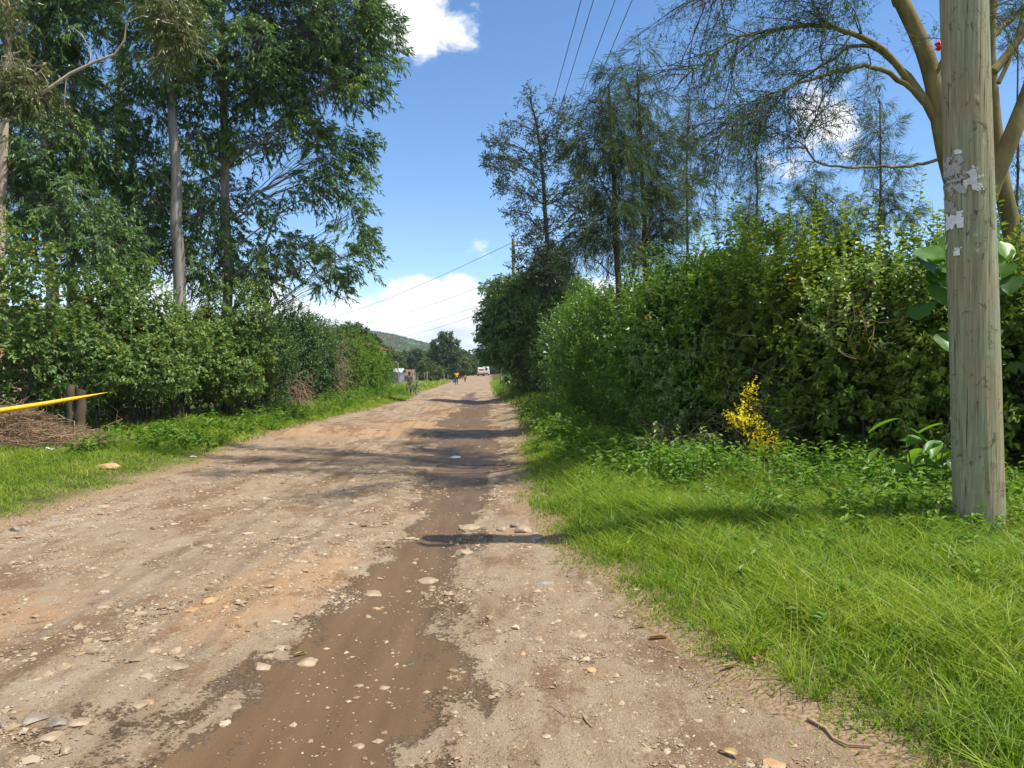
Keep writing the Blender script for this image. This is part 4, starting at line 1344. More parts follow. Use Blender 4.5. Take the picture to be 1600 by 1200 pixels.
vine('climbing_plant', 'climber with very large heart shaped leaves touching the upper wooden pole', [(1500, 520), (1475, 470), (1462, 430), (1448, 400), (1456, 365)], .32, 12, 8, 8.5)
vine('climbing_plant', 'climber with large round leaves beyond the pole under the yellow barked tree', [(1625, 500), (1600, 450), (1585, 430), (1578, 400), (1590, 385)], .28, 8, 9, 8.9)

# ------------------------------------------------------------------ right side: trees
Y = 43.0
crown_tree('leafy_tree', 'dense round leafy tree standing at the roadside beyond the hedge', 'tree', None,
           [(.60, Y, .6), (.58, Y, 1.8), (.5, Y, 3.0), (.6, Y, 4.8)], .16,
           [bl(*q) for q in ((808, 500, Y, 50, 42), (786, 530, Y, 34, 34), (776, 498, Y, 26, 26), (840, 470, Y, 56, 44), (800, 460, Y, 36, 26), (880, 480, Y, 50, 48), (850, 530, Y, 52, 40), (815, 556, Y, 34, 22), (900, 530, Y, 40, 50))],
           1500, 9, .24, .085, 'mango', 'bark_grey', tl=.45, droop=.6, spread=.7, upn=.3, clr=.5, f0=.45, seed=41, limbr=.08, lump=.12)
Y = 40.0
crown_tree('slender_tree', 'slender open crowned tree with upswept branches rising past the overhead wires', 'tree', None,
           [(2.0, Y, .6)] + [tuple(P(x, y, Y)) for x, y in ((858, 440), (852, 330), (848, 260), (840, 200), (828, 150))], .15,
           [bl(*q) for q in ((826, 155, Y, 9, 22), (838, 200, Y, 16, 24), (868, 165, Y, 14, 18), (880, 195, Y, 18, 22), (855, 215, Y, 22, 26), (805, 195, Y, 14, 14), (790, 225, Y, 16, 14), (775, 222, Y, 10, 8),
                             (800, 255, Y, 26, 18), (778, 262, Y, 14, 12), (768, 245, Y, 6, 6), (830, 260, Y, 24, 26), (878, 250, Y, 26, 28), (905, 225, Y, 18, 24), (915, 275, Y, 20, 24), (795, 295, Y, 20, 16), (830, 310, Y, 26, 22), (885, 310, Y, 30, 26),
                             (812, 340, Y, 20, 18), (920, 330, Y, 24, 22), (850, 360, Y, 30, 26), (840, 400, Y, 32, 28), (875, 400, Y, 28, 30), (822, 425, Y, 22, 20), (905, 365, Y, 24, 18), (860, 430, Y, 36, 20))],
           430, 6, .20, .060, 'termin', 'bark_dark', tl=.42, droop=.1, spread=.75, upn=.3, clr=.36, f0=.15, seed=42, limbr=.04, twigr=.009, valbias=.02)
bush('hedge_shrub', 'low undergrowth filling the shade under the leafy roadside tree', 'shrub', GR,
     [(.9, 42.5, 1.3, 1.0, 1.2, .9), (2.2, 43, 1.5, 1.3, 1.2, 1.2), (.3, 48, 1.2, .9, 2.0, .8), (1.6, 50, 1.6, 1.4, 2.0, 1.4)], 900, 7, .13, .07, 'mango', False, tl=.4, inner=900, stems=8, seed=44)
bush('hedge_shrub', 'dense dark bush wrapped round the foot of the slender tree', 'shrub', GR,
     [(1.6, 41, 5.6, 1.3, 1.2, 1.6), (2.6, 41, 5.2, 1.3, 1.3, 1.9), (2.1, 41, 6.9, .9, .9, 1.5)], 900, 8, .17, .075, 'mango', False, tl=.45, inner=700, stems=10, seed=43)

GC = 'feathery casuarina trees behind the hedge'
K = dict(nl=17, leafL=.36, leafW=.0125, six=False, tl=.34, droop=.65, spread=.42, upn=.1, clsub=5, clr=.23, f0=.1, bend=.25, limbr=.03, twigr=.005)
def casu(label, Y, trunk, blobs, n, seed, tr=.09, extra=None, kk=None, vb=0.):
    k2 = dict(K)
    if kk: k2.update(kk)
    crown_tree('casuarina_tree', label, 'tree', GC, [tuple(P(trunk[0][0], 600, Y)[:2]) + (.3,)] + [tuple(P(x, y, Y)) for x, y in trunk], tr,
               [bl(*q) for q in blobs], int(n * .5), leafmat='casu', barkmat='bark_dark', seed=seed, extra_limbs=extra, valbias=vb, **k2)
Y = 18.5
casu('feathery casuarina with a forked stem nearest the overhead wires', Y, [(967, 445), (962, 380), (958, 260), (953, 200), (952, 140)],
     [(952, 122, Y, 12, 22), (930, 165, Y, 22, 22), (960, 185, Y, 22, 24), (918, 215, Y, 24, 16), (940, 235, Y, 34, 20), (975, 245, Y, 24, 26), (925, 290, Y, 28, 22), (965, 305, Y, 30, 26), (950, 350, Y, 32, 22), (925, 372, Y, 26, 14), (965, 385, Y, 28, 16), (905, 400, Y, 24, 10)],
     300, 51, extra=[([P(985, 445, Y), P(990, 415, Y), P(1012, 360, Y), P(1030, 320, Y)], .045, .02), ([P(958, 320, Y), P(940, 285, Y), P(925, 245, Y)], .03, .012)])
Y = 19.5
casu('tallest feathery casuarina with a single dark stem', Y, [(1010, 445), (1008, 380), (1003, 280), (1000, 200), (996, 115)],
     [(994, 100, Y, 14, 26), (985, 150, Y, 22, 22), (1015, 160, Y, 24, 24), (995, 205, Y, 30, 24), (1030, 225, Y, 28, 26), (1000, 260, Y, 30, 26), (1040, 285, Y, 32, 26), (1010, 320, Y, 34, 26), (1050, 345, Y, 30, 26), (1020, 380, Y, 36, 24), (985, 400, Y, 22, 18), (1040, 400, Y, 26, 20)],
     340, 52)
Y = 24
casu('thin feathery casuarina half hidden by the acacia twigs', Y, [(1075, 440), (1074, 350), (1072, 250), (1078, 150)],
     [(1076, 190, Y, 20, 30), (1085, 240, Y, 26, 26), (1065, 285, Y, 22, 26), (1095, 290, Y, 20, 20), (1085, 330, Y, 22, 22)], 110, 53, .06)
Y = 27
GCB = [('casuarina with drooping dark boughs seen under the acacia branches', 1182, [(1180, 270, Y, 26, 34), (1170, 320, Y, 30, 30), (1200, 340, Y, 26, 28), (1150, 350, Y, 24, 24), (1185, 375, Y, 34, 22), (1175, 225, Y, 16, 26)], 130, 54),
       ('dark bushy casuarina behind the tallest part of the hedge', 1275, [(1275, 280, Y, 24, 24), (1262, 320, Y, 30, 30), (1295, 330, Y, 30, 30), (1275, 360, Y, 40, 26), (1300, 370, Y, 26, 20)], 170, 55),
       ('casuarina whose tip shows above the curving acacia limb', 1375, [(1372, 150, Y, 18, 34), (1380, 205, Y, 26, 28), (1360, 250, Y, 28, 26), (1395, 270, Y, 30, 28), (1370, 310, Y, 34, 28), (1400, 335, Y, 34, 24), (1345, 340, Y, 28, 20)], 190, 56),
       ('casuarina beyond the yellow barked trunks', 1590, [(1588, 260, Y, 22, 40), (1600, 330, Y, 30, 40), (1560, 360, Y, 26, 26), (1570, 60, Y, 22, 40)], 120, 58)]
for lb, px, bb, n, sd_ in GCB:
    top = min(b[1] - b[4] * .6 for b in bb)
    casu(lb, Y, [(px, 450), (px - 2, 400), (px + 1, (415 + top) / 2), (px, top + 28)], bb, n, sd_, .08)
print('trees', time.time() - T0)


# ------------------------------------------------------------------ the acacia behind the pole
def acacia():
    root = thing('acacia_tree', 'thorny yellow barked acacia whose curved limbs arch out behind the wooden pole', 'tree')
    w, g = Geo(), Geo()
    Y = 11.4

    def Q(l, y=Y):
        return np.array([P(q[0], q[1], q[2] if len(q) > 2 else y) for q in l])

    def smooth(pts, n=24):
        pts = np.asarray(pts, float)
        s = np.linspace(0, 1, len(pts)); t = np.linspace(0, 1, n)
        q = np.stack([np.interp(t, s, pts[:, k]) for k in range(3)], -1)
        for _ in range(3):
            q[1:-1] = (q[:-2] + 2 * q[1:-1] + q[2:]) / 4
        return q
    b0 = Q([(1545, 600)])[0]; b0[2] = gz(b0[0], Y) - .15
    main = smooth([b0] + list(Q([(1540, 480), (1528, 410), (1505, 330), (1482, 250), (1470, 190), (1458, 120), (1438, 60), (1402, -10), (1370, -80), (1350, -170)])), 40)
    tube(w, main, np.interp(np.linspace(0, 1, 40), [0, .3, .45, .75, 1], [.19, .155, .14, .11, .07]), 14, 0, .5)
    b1 = Q([(1592, 600)], Y + .5)[0]; b1[2] = gz(b1[0], Y + .5) - .15
    main2 = smooth([b1] + list(Q([(1592, 480), (1588, 400), (1575, 330), (1562, 270), (1555, 205), (1548, 120), (1545, 50), (1560, -60)], Y + .5)), 30)
    tube(w, main2, np.interp(np.linspace(0, 1, 30), [0, .4, 1], [.15, .125, .06]), 12, 0, .5)
    arm = smooth(Q([(1530, 350, Y + .15), (1545, 300, Y + .2), (1572, 235), (1600, 165), (1625, 100), (1640, 20)]), 14)
    tube(w, arm, np.linspace(.14, .10, 14), 12, 0, .5)
    y1 = smooth(Q([(1552, 112), (1575, 85), (1600, 50), (1620, 10)]), 10)
    tube(w, y1, np.linspace(.07, .05, 10), 8)
    y2 = smooth(Q([(1560, 130), (1582, 85), (1592, 50), (1600, 10)]), 10)
    tube(w, y2, np.linspace(.035, .025, 10), 8)
    world_limbs = []
    limbs = [
        ([(1470, 200), (1430, 140), (1385, 78), (1340, 52), (1285, 36, 11.2), (1225, 44, 11), (1170, 54, 10.8), (1140, 62, 10.7), (1100, 95, 10.5), (1060, 130, 10.4)], .066, .009),
        ([(1466, 180), (1445, 160), (1400, 116), (1350, 100, 11.2), (1300, 115, 11), (1260, 125, 10.8), (1200, 150, 10.6), (1150, 190, 10.5), (1110, 225, 10.4)], .055, .008),
        ([(1452, 160), (1400, 95), (1340, 62, 11.6), (1290, 100, 11.8), (1240, 130, 12), (1210, 165, 12), (1170, 210, 12)], .045, .008),
        ([(1285, 170, 11.1), (1270, 190, 11.0), (1256, 222, 11), (1268, 250, 11), (1300, 262, 11), (1360, 262, 11.2), (1420, 262, 11.3), (1468, 248, 11.4)][::-1], .025, .010),
        ([(1438, 60), (1420, 20), (1380, -20), (1320, -50, 11), (1250, -60, 10.8), (1190, -40, 10.6), (1140, -20, 10.5), (1090, 10, 10.3)], .07, .010),
        ([(1350, -170), (1300, -250, 11), (1230, -300, 10.8), (1150, -330, 10.5), (1080, -330, 10.5)], .07, .010),
        ([(1350, -170), (1330, -280, 12), (1270, -380, 12.5), (1180, -420, 13), (1080, -420, 13)], .07, .010),
        ([(1400, -10), (1340, -90, 11.5), (1240, -160, 12), (1130, -200, 12.5), (1020, -220, 13)], .07, .010),
        ([(1430, 30), (1370, -40, 12), (1280, -100, 13), (1180, -110, 14), (1080, -120, 14.5)], .06, .010),
        ([(1290, 40, 11.2), (1275, 10, 11), (1255, -20, 10.9)], .02, .008),
        ([(1300, 130, 11), (1280, 80, 11), (1292, 20, 11), (1296, -30, 11)], .018, .008),
        ([(1548, 60, 11.9), (1600, 10, 12), (1680, -40, 12.2), (1760, -40, 12.4)], .05, .01),
        ([(1460, 130), (1480, 60, 11), (1520, 20, 10.8), (1580, 30, 10.8)], .03, .008),
    ]
    top = main[-1]
    for (ex, ey, ez) in ((.6, 10.5, 10.2), (1.6, 14.2, 11.0), (2.6, 8.6, 9.6), (3.6, 16.0, 11.6), (-.8, 12.6, 11.4), (5.0, 12.5, 11.3), (6.6, 9.5, 10.3), (1.0, 12.2, 10.4), (4.4, 14.6, 10.9), (2.8, 11.8, 11.2), (-.2, 14.8, 12.0)):
        e = np.array((ex, ey, ez))
        m_ = (top + e) / 2 + (0, 0, .9)
        world_limbs.append(([top, top * .6 + m_ * .4 + (0, 0, .2), m_, m_ * .4 + e * .6, e], .05, .008))
    limbs = [(Q(a), b, c) for a, b, c in limbs] + world_limbs
    P2, D2, S1 = [], [], []
    for pts, r0, r1 in limbs:
        lp = smooth(pts, 30)
        lp[1:-1] += rng.normal(0, .012, (28, 3))
        tube(w, lp, r1 + (r0 - r1) * (1 - np.linspace(0, 1, 30)) ** 1.5, 8, 0, .5, False)
        length = np.linalg.norm(np.diff(lp, axis=0), axis=1).sum()
        for k in range(int(length / .125)):
            f = (.30 + .70 * rng.random() ** .75)
            i = min(28, int(f * 29))
            a = lp[i]
            t = norm(lp[i + 1] - lp[i])
            side = norm(np.cross(t, rdir(1)[0]))
            d = norm(t * .75 + side * .75 + np.array((-.1, 0, .05)))
            L = rng.uniform(.5, 1.25) * (.6 + .6 * f)
            n = 9
            q = [a]
            for j in range(n - 1):
                d = norm(d + rdir(1)[0] * .16 + np.array((-.02, 0, -.085)))
                q.append(q[-1] + d * L / n)
            q = np.array(q)
            rr0 = max(.006, r0 * .22 * (1 - f * .5))
            tube(w, q, np.linspace(rr0, .003, n), 4, 1, .5, False)
            kk = rng.integers(1, n, 12)
            dd = norm(norm(q[kk] - q[kk - 1]) * .8 + rdir(12) * .75 + np.array((0, 0, -.12)))
            LL = rng.uniform(.16, .52, 12)
            e = q[kk] + dd * LL[:, None] * .5
            dd2 = norm(dd + rdir(12) * .3 + np.array((0, 0, -.15)))
            e2 = e + dd2 * LL[:, None] * .5
            S1.append((q[kk], e, e2))
            P2.append(e2); D2.append(dd2)
            P2.append(e); D2.append(dd)
    A = np.concatenate([s[0] for s in S1]); B = np.concatenate([s[1] for s in S1]); E_ = np.concatenate([s[2] for s in S1])
    sticks(w, A, B, .0034, .0024, 3, 1, .2); sticks(w, B, E_, .0024, .0014, 3, 1, .2)
    P2 = np.concatenate(P2); D2 = np.concatenate(D2)
    # finest twigs and thorny bits
    m = len(P2)
    P3 = np.repeat(P2, 3, 0); D3 = norm(np.repeat(D2, 3, 0) * .5 + rdir(m * 3) * .7)
    L3 = rng.uniform(.06, .20, m * 3)
    sticks(w, P3[::2], (P3 + D3 * L3[:, None])[::2], .0016, .0008, 3, 1, .2)
    k = rng.random(m * 3) < .42 + .3 * noise3(P3[:, 0], P3[:, 1], P3[:, 2], 77)
    twig_leaves(g, P3[k], D3[k], 4, L3[k], .050, .013, False, 0, .75, .05, .3, None, .7)
    w.build('trunk', [M['bark_acacia'], M['bark_dark']], root)
    g.build('crown', M['acacia'], root)
acacia()
print('acacia', time.time() - T0)


# ------------------------------------------------------------------ power poles and wires
def wood_pole_material():
    m, nt, out = mat_nodes('weathered_pole_wood')
    N, L = nt.nodes.new, nt.links.new
    tc = N('ShaderNodeTexCoord')
    def nz(scale, det, rough=.6, dist=0.0):
        mp = N('ShaderNodeMapping'); mp.inputs['Scale'].default_value = scale; L(tc.outputs['Object'], mp.inputs[0])
        n = N('ShaderNodeTexNoise'); n.inputs['Scale'].default_value = 1; n.inputs['Detail'].default_value = det; n.inputs['Roughness'].default_value = rough; n.inputs['Distortion'].default_value = dist
        L(mp.outputs[0], n.inputs['Vector']); return n.outputs['Fac']
    grain = nz((55, 55, 2.2), 7, .65, .4)
    crack = nz((38, 38, .9), 5, .55, .6)
    blot = nz((3.5, 3.5, 1.6), 6, .6)
    scar = nz((14, 14, 9), 5, .7, 1.0)
    base = ramp(nt, grain, [(0.28, (0.15, 0.120, 0.070)), (0.5, (0.26, 0.222, 0.135)), (0.72, (0.36, 0.32, 0.21))])
    green = ramp(nt, grain, [(0.28, (0.14, 0.140, 0.085)), (0.5, (0.235, 0.240, 0.150)), (0.72, (0.335, 0.345, 0.23))])
    def mixc(f, a, b):
        n = N('ShaderNodeMix'); n.data_type = 'RGBA'
        L(f, n.inputs[0])
        for i, v in ((6, a), (7, b)):
            if isinstance(v, tuple): n.inputs[i].default_value = (*v, 1)
            else: L(v, n.inputs[i])
        return n.outputs[2]
    def mr(v, a, b, c=0., d=1.):
        n = N('ShaderNodeMapRange'); n.interpolation_type = 'SMOOTHSTEP'; n.inputs[1].default_value = a; n.inputs[2].default_value = b; n.inputs[3].default_value = c; n.inputs[4].default_value = d
        L(v, n.inputs[0]); return n.outputs[0]
    col = mixc(mr(blot, .42, .6), base, green)
    col = mixc(mr(scar, .56, .68, 0, .75), col, (0.085, 0.065, 0.042))
    col = mixc(mr(crack, .345, .30, 0, .8), col, (0.035, 0.028, 0.02))
    # an old dark stain low above the notices
    sx = N('ShaderNodeSeparateXYZ'); L(tc.outputs['Object'], sx.inputs[0])
    p = N('ShaderNodeBsdfPrincipled'); p.inputs['Roughness'].default_value = .85; p.inputs['Specular IOR Level'].default_value = .2
    L(col, p.inputs['Base Color'])
    ad = N('ShaderNodeMath'); ad.operation = 'ADD'; L(grain, ad.inputs[0]); L(mr(crack, .28, .36), ad.inputs[1])
    ad2 = N('ShaderNodeMath'); ad2.operation = 'SUBTRACT'; L(ad.outputs[0], ad2.inputs[0]); L(mr(scar, .6, .72, 0, .6), ad2.inputs[1])
    b = N('ShaderNodeBump'); b.inputs['Strength'].default_value = .8; b.inputs['Distance'].default_value = .009
    L(ad2.outputs[0], b.inputs['Height']); L(b.outputs[0], p.inputs['Normal'])
    L(p.outputs[0], out.inputs[0])
    return m


M['pole'] = wood_pole_material()
M['wire'] = plain_mat('aluminium_wire', (0.055, 0.055, 0.06), .6, .05)
M['ceramic'] = plain_mat('brown_insulator', (0.10, 0.045, 0.03), .25, .1)
M['steel'] = plain_mat('galvanised_steel', (0.30, 0.31, 0.32), .5, .1, metal=.6)
M['paper'] = plain_mat('torn_paper', (0.60, 0.60, 0.58), .8, .12, 30)
M['ink'] = plain_mat('black_ink', (0.03, 0.03, 0.035), .8, .05)
PX, PY = 3.80, 6.2
PB = P(1533, 600, 6.2); PX = float(PB[0])
PZ = gz(PX, PY)
PTOP = 8.05


def pole_axis(z):
    return np.array((PX - 0.036 * (z - PZ), PY + .004 * (z - PZ)))


def pole_rad(z):
    return .186 - .0032 * (z - PZ)


def near_pole():
    root = thing('utility_pole', 'thick weathered wooden pole with torn notices standing in the grass', 'pole')
    g = Geo()
    n, sd_ = 420, 96
    z = np.linspace(PZ - .2, PTOP, n)
    a = np.arange(sd_) / sd_ * 2 * np.pi
    A, Z = np.meshgrid(a, z)
    ax = np.stack([PX - 0.036 * (Z - PZ), PY + .004 * (Z - PZ)], -1)
    r = .186 - .0032 * (Z - PZ)
    ca, sa = np.cos(A), np.sin(A)
    r = r + .004 * noise3(ca * 2.2, sa * 2.2, Z * .6, 1) + .003 * noise3(ca * 9, sa * 9, Z * 1.2, 2)
    # small knots and lifted splinters
    kn = rng.random((60, 3))
    for k in kn:
        aa, zz = k[0] * 6.283, PZ + k[1] * 5
        d = np.angle(np.exp(1j * (A - aa))) * .18
        r = r + (.006 * k[2] + .002) * np.exp(-(d / .02) ** 2 - ((Z - zz) / .022) ** 2)
    V = np.stack([ax[..., 0] + r * ca, ax[..., 1] + r * sa, Z], -1)
    i = np.arange(n - 1)[:, None] * sd_
    j = np.arange(sd_)[None]; k = (j + 1) % sd_
    g.add(V, np.stack([i + j, i + k, i + sd_ + k, i + sd_ + j], -1).reshape(-1, 4), smooth=True)
    g.add(V[-1], np.arange(sd_)[None])
    g.build('shaft', M['pole'], root)
    # short arm at the head of the pole
    g = Geo()
    c = pole_axis(7.7)
    for s_ in (-1,):
        x0, x1 = c[0] + .45, c[0] - .25
        yy = PY - .21
        bx = np.array([[x0, yy - .045, 7.65], [x0, yy + .045, 7.65], [x0, yy + .045, 7.75], [x0, yy - .045, 7.75], [x1, yy - .045, 7.65], [x1, yy + .045, 7.65], [x1, yy + .045, 7.75], [x1, yy - .045, 7.75]])
        g.add(bx, [[0, 1, 2, 3], [7, 6, 5, 4], [0, 4, 5, 1], [1, 5, 6, 2], [2, 6, 7, 3], [3, 7, 4, 0]])
    g.build('crossarm', M['pole'], root)
    for x in (c[0] - .2, c[0] + .4):
        g = Geo()
        tube(g, [(x, PY - .21, 7.75), (x, PY - .21, 7.83), (x, PY - .21, 7.85), (x, PY - .21, 7.91), (x, PY - .21, 7.93)], [.012, .035, .05, .04, .02], 10)
        g.build('insulator', M['ceramic'], root)

    # torn notices: pieces of paper wrapped on the shaft
    cx0 = math.atan2(-PY, -pole_axis(3.0)[0])            # side that faces the road and the walker
    def wrap(u, z, off):
        """u metres along the bark, to the right as one faces the pole from the road"""
        r = pole_rad(z) + off
        ang = cx0 + u / pole_rad(z)
        axx = PX - 0.036 * (z - PZ)
        return np.stack([axx + r * np.cos(ang), PY + .004 * (z - PZ) + r * np.sin(ang), z], -1)
    def notice(u0, u1, z0, z1, hole, seed, tint, texts=()):
        nu, nz = int((u1 - u0) / .004) + 2, int((z1 - z0) / .004) + 2
        U, Z = np.meshgrid(np.linspace(u0, u1, nu), np.linspace(z0, z1, nz))
        Vp = wrap(U, Z, .0095 + .0015 * noise3(U * 30, Z * 30, 0, seed))
        uc = (U[:-1, :-1] + U[1:, 1:]) / 2; zc = (Z[:-1, :-1] + Z[1:, 1:]) / 2
        eu = np.minimum(uc - u0, u1 - uc) / (u1 - u0) * 2; ez = np.minimum(zc - z0, z1 - zc) / (z1 - z0) * 2
        f = np.minimum(eu, ez) * 1.6 + .9 * noise3(uc * 38, zc * 30, 1, seed) + .5 * noise3(uc * 110, zc * 110, 2, seed)
        keep = f > hole
        i = (np.arange(nz - 1)[:, None] * nu + np.arange(nu - 1)[None])[keep]
        F = np.stack([i, i + 1, i + nu + 1, i + nu], -1)
        g = Geo()
        used = np.unique(F); mp = np.zeros(nu * nz, int); mp[used] = np.arange(len(used))
        g.add(Vp.reshape(-1, 3)[used], mp[F], smooth=True)
        o = g.build('notice', plain_mat('torn_paper', tint, .85, .15, 40), root)
        for (txt, u, zt, h, wdt) in texts:
            cu = bpy.data.curves.new('lettering', 'FONT'); cu.body = txt; cu.size = h
            cu.resolution_u = 2
            to = bpy.data.objects.new('tmp', cu); C.objects.link(to)
            bpy.context.view_layer.update()
            me = bpy.data.meshes.new_from_object(to.evaluated_get(bpy.context.evaluated_depsgraph_get()))
            bpy.data.objects.remove(to)
            co = np.empty(len(me.vertices) * 3); me.vertices.foreach_get('co', co); co = co.reshape(-1, 3)
            sc = wdt / max(co[:, 0].max(), 1e-3)
            w_ = wrap(u + co[:, 0] * sc, zt + co[:, 1], .0125)
            me.vertices.foreach_set('co', w_.ravel())
            me.materials.append(M['ink'])
            lo = bpy.data.objects.new('lettering', me); C.objects.link(lo); lo.parent = o
    def uz(px, py):
        zz = P(px, py, PY - .18)[2]
        axx = PX - 0.036 * (zz - PZ)
        cpx = 800 + 1200 * axx / PY
        u = math.asin(max(-.98, min(.98, (px - cpx) / 1200 * (PY - .1) / pole_rad(zz)))) * pole_rad(zz)
        return u, zz
    def nb(x0, y0, x1, y1, *a):
        ua, za = uz(x0, y1); ub, zb = uz(x1, y0)
        notice(ua, ub, za, zb, *a)
    ua, za = uz(1479, 274); ub, _ = uz(1501, 274)
    u2, z2 = uz(1477, 283); u3, _ = uz(1505, 283)
    nb(1475, 236, 1507, 300, .18, 3, (.33, .33, .33), [('TOOKS', ua, za, .050, ub - ua), ('ALLETTERS', u2, z2, .034, u3 - u2)])
    nb(1506, 256, 1531, 298, .62, 14, (.52, .51, .50))
    nb(1475, 298, 1497, 332, .50, 27, (.28, .28, .27))
    ua, za = uz(1487, 336); ub, _ = uz(1500, 336)
    nb(1483, 326, 1506, 353, .22, 31, (.62, .63, .66), [('NAIROBI', ua, za, .016, ub - ua)] if False else ())
    nb(1494, 386, 1502, 396, .1, 35, (.7, .7, .7))
    for (x, y) in ((1498, 232), (1500, 387), (1479, 366), (1482, 378)):
        nb(x - 5, y - 4, x + 5, y + 4, .2, 40 + x, (.6, .6, .6))
    g = Geo()
    q = P(1470, 72, PY - .1)
    tube(g, [q + (-.012, 0, -.03), q + (-.025, -.01, -.02), q + (-.03, -.01, .01), q + (-.015, 0, .035)], [.012, .026, .024, .01], 10)
    g.build('red_fitting', plain_mat('red_plastic', (0.65, 0.03, 0.02), .4, .05), root)


WX = (2.95, 3.15, 3.75, 4.15)
near_pole()


def far_pole(name_lbl, x, Y, top, r, arm=.55):
    root = thing('utility_pole', name_lbl, 'pole')
    z0 = gz(x, Y)
    g = Geo()
    tube(g, [(x, Y, z0 - .1), (x - .02, Y, (z0 + top) / 2), (x - .05, Y, top)], [r, r * .9, r * .8], 12)
    g.build('shaft', M['pole'], root)
    g = Geo()
    sticks(g, [(x - .15, Y - .15, top - .45)], [(x + arm, Y - .15, top - .40)], .045, .045, 4)
    g.build('crossarm', M['pole'], root)
    for k in range(4):
        g = Geo()
        xx = x - .1 + (arm) * k / 3.2
        tube(g, [(xx, Y - .15, top - .40), (xx, Y - .15, top - .33), (xx, Y - .15, top - .22)], [.015, .05, .03], 8)
        g.build('insulator', M['ceramic'], root)
    return x, Y, top


F1 = far_pole('distant wooden pole whose top shows beside the slender tree', .13, 48.0, 9.9, .13, .9)
F2 = far_pole('distant wooden pole with only its tip above the leafy roadside tree', -1.0, 70.0, 10.35, .12)
F3 = far_pole('farthest wooden pole, out in the land past the left hedge', -32.0, 122.0, 9.6, .13)


def wire(a, b, sag, r, label, grp='overhead wires'):
    g = Geo()
    t = np.linspace(0, 1, 40)[:, None]
    pts = np.array(a) + (np.array(b) - np.array(a)) * t
    pts[:, 2] -= sag * 4 * (t * (1 - t))[:, 0]
    tube(g, pts, r, 5)
    tag(g.build('overhead_wire', M['wire']), label, 'wire', grp)


for i, x in enumerate(WX):
    wire((x, -24.0, 9.6), (.03 + .28 * i, 47.85, 9.68), .75, .008, ['overhead wire on the road side of the bundle rising up past the slender tree', 'second overhead wire, close beside the outermost one above the road',
                                                                  'third overhead wire counted from the road side of the bundle', 'overhead wire on the hedge side of the bundle'][i])
wire((.0, 48, 9.65), (-32, 122, 9.45), .7, .016, 'highest wire slanting down over the cloud bank and the left hedge')
wire((-1.0, 70, 10.1), (-40, 185, 13.0), 1.0, .016, 'second wire slanting down across the cloud bank')
wire((-1.0, 70, 8.3), (-40, 195, 10.8), 1.0, .016, 'third wire slanting down across the grey cloud base')
wire((-1.0, 70, 7.6), (-40, 205, 9.6), 1.0, .016, 'lowest wire slanting down above the wooded hill')


# ------------------------------------------------------------------ stones, gravel, leaves, twigs
def G_(px, py):
    """Ground point seen at photo pixel."""
    Y = 1.6 * 1200 / (py - 581)
    for _ in range(12):
        q = P(px, py, Y)
        z = gz(q[0], Y)
        Y = Y * (CAM_H - z) / max(CAM_H - q[2], .05) if q[2] < CAM_H else Y
    q = P(px, py, Y)
    return float(q[0]), float(Y), gz(q[0], Y)


_ico = {}
def ico(sub):
    if sub not in _ico:
        bm = bmesh.new(); bmesh.ops.create_icosphere(bm, subdivisions=sub, radius=1)
        _ico[sub] = (np.array([v.co[:] for v in bm.verts]), np.array([[v.index for v in f.verts] for f in bm.faces]))
        bm.free()
    return _ico[sub]


def rock_mat(name, c1, c2):
    return bark_mat(name, tuple(np.array(c1) * .8), c1, c2, (9, 9, 9), .5, .9, 90)


M['rock_tan'] = rock_mat('tan_stone', (0.30, 0.225, 0.145), (0.44, 0.35, 0.245))
M['rock_grey'] = rock_mat('grey_stone', (0.22, 0.185, 0.145), (0.37, 0.32, 0.25))
M['rock_orange'] = rock_mat('orange_stone', (0.40, 0.24, 0.12), (0.56, 0.38, 0.22))


def rock(x, y, z, sx, sy, sz, seed, mat, label, group=None, rot=0.0, sub=3, sink=.35, cat='stone'):
    V, F = ico(sub)
    V = V.copy()
    # chip flat facets off a ball
    r_ = np.random.default_rng(seed)
    for k in range(9):
        n = norm(r_.normal(size=3)); d = r_.uniform(.55, .85)
        h = V @ n
        V = V - np.maximum(h - d, 0)[:, None] * n
    V = V + .05 * noise3(V[:, 0] * 3, V[:, 1] * 3, V[:, 2] * 3, seed)[:, None] * V
    V = V * (sx, sy, sz)
    c, s_ = math.cos(rot), math.sin(rot)
    V = np.stack([V[:, 0] * c - V[:, 1] * s_, V[:, 0] * s_ + V[:, 1] * c, V[:, 2]], -1)
    g = Geo().add(V, F, smooth=False)
    o = g.build('stone', M[mat])
    o.location = (x, y, z + sz * (1 - 2 * sink) * .8)
    return tag(o, label, cat, group)


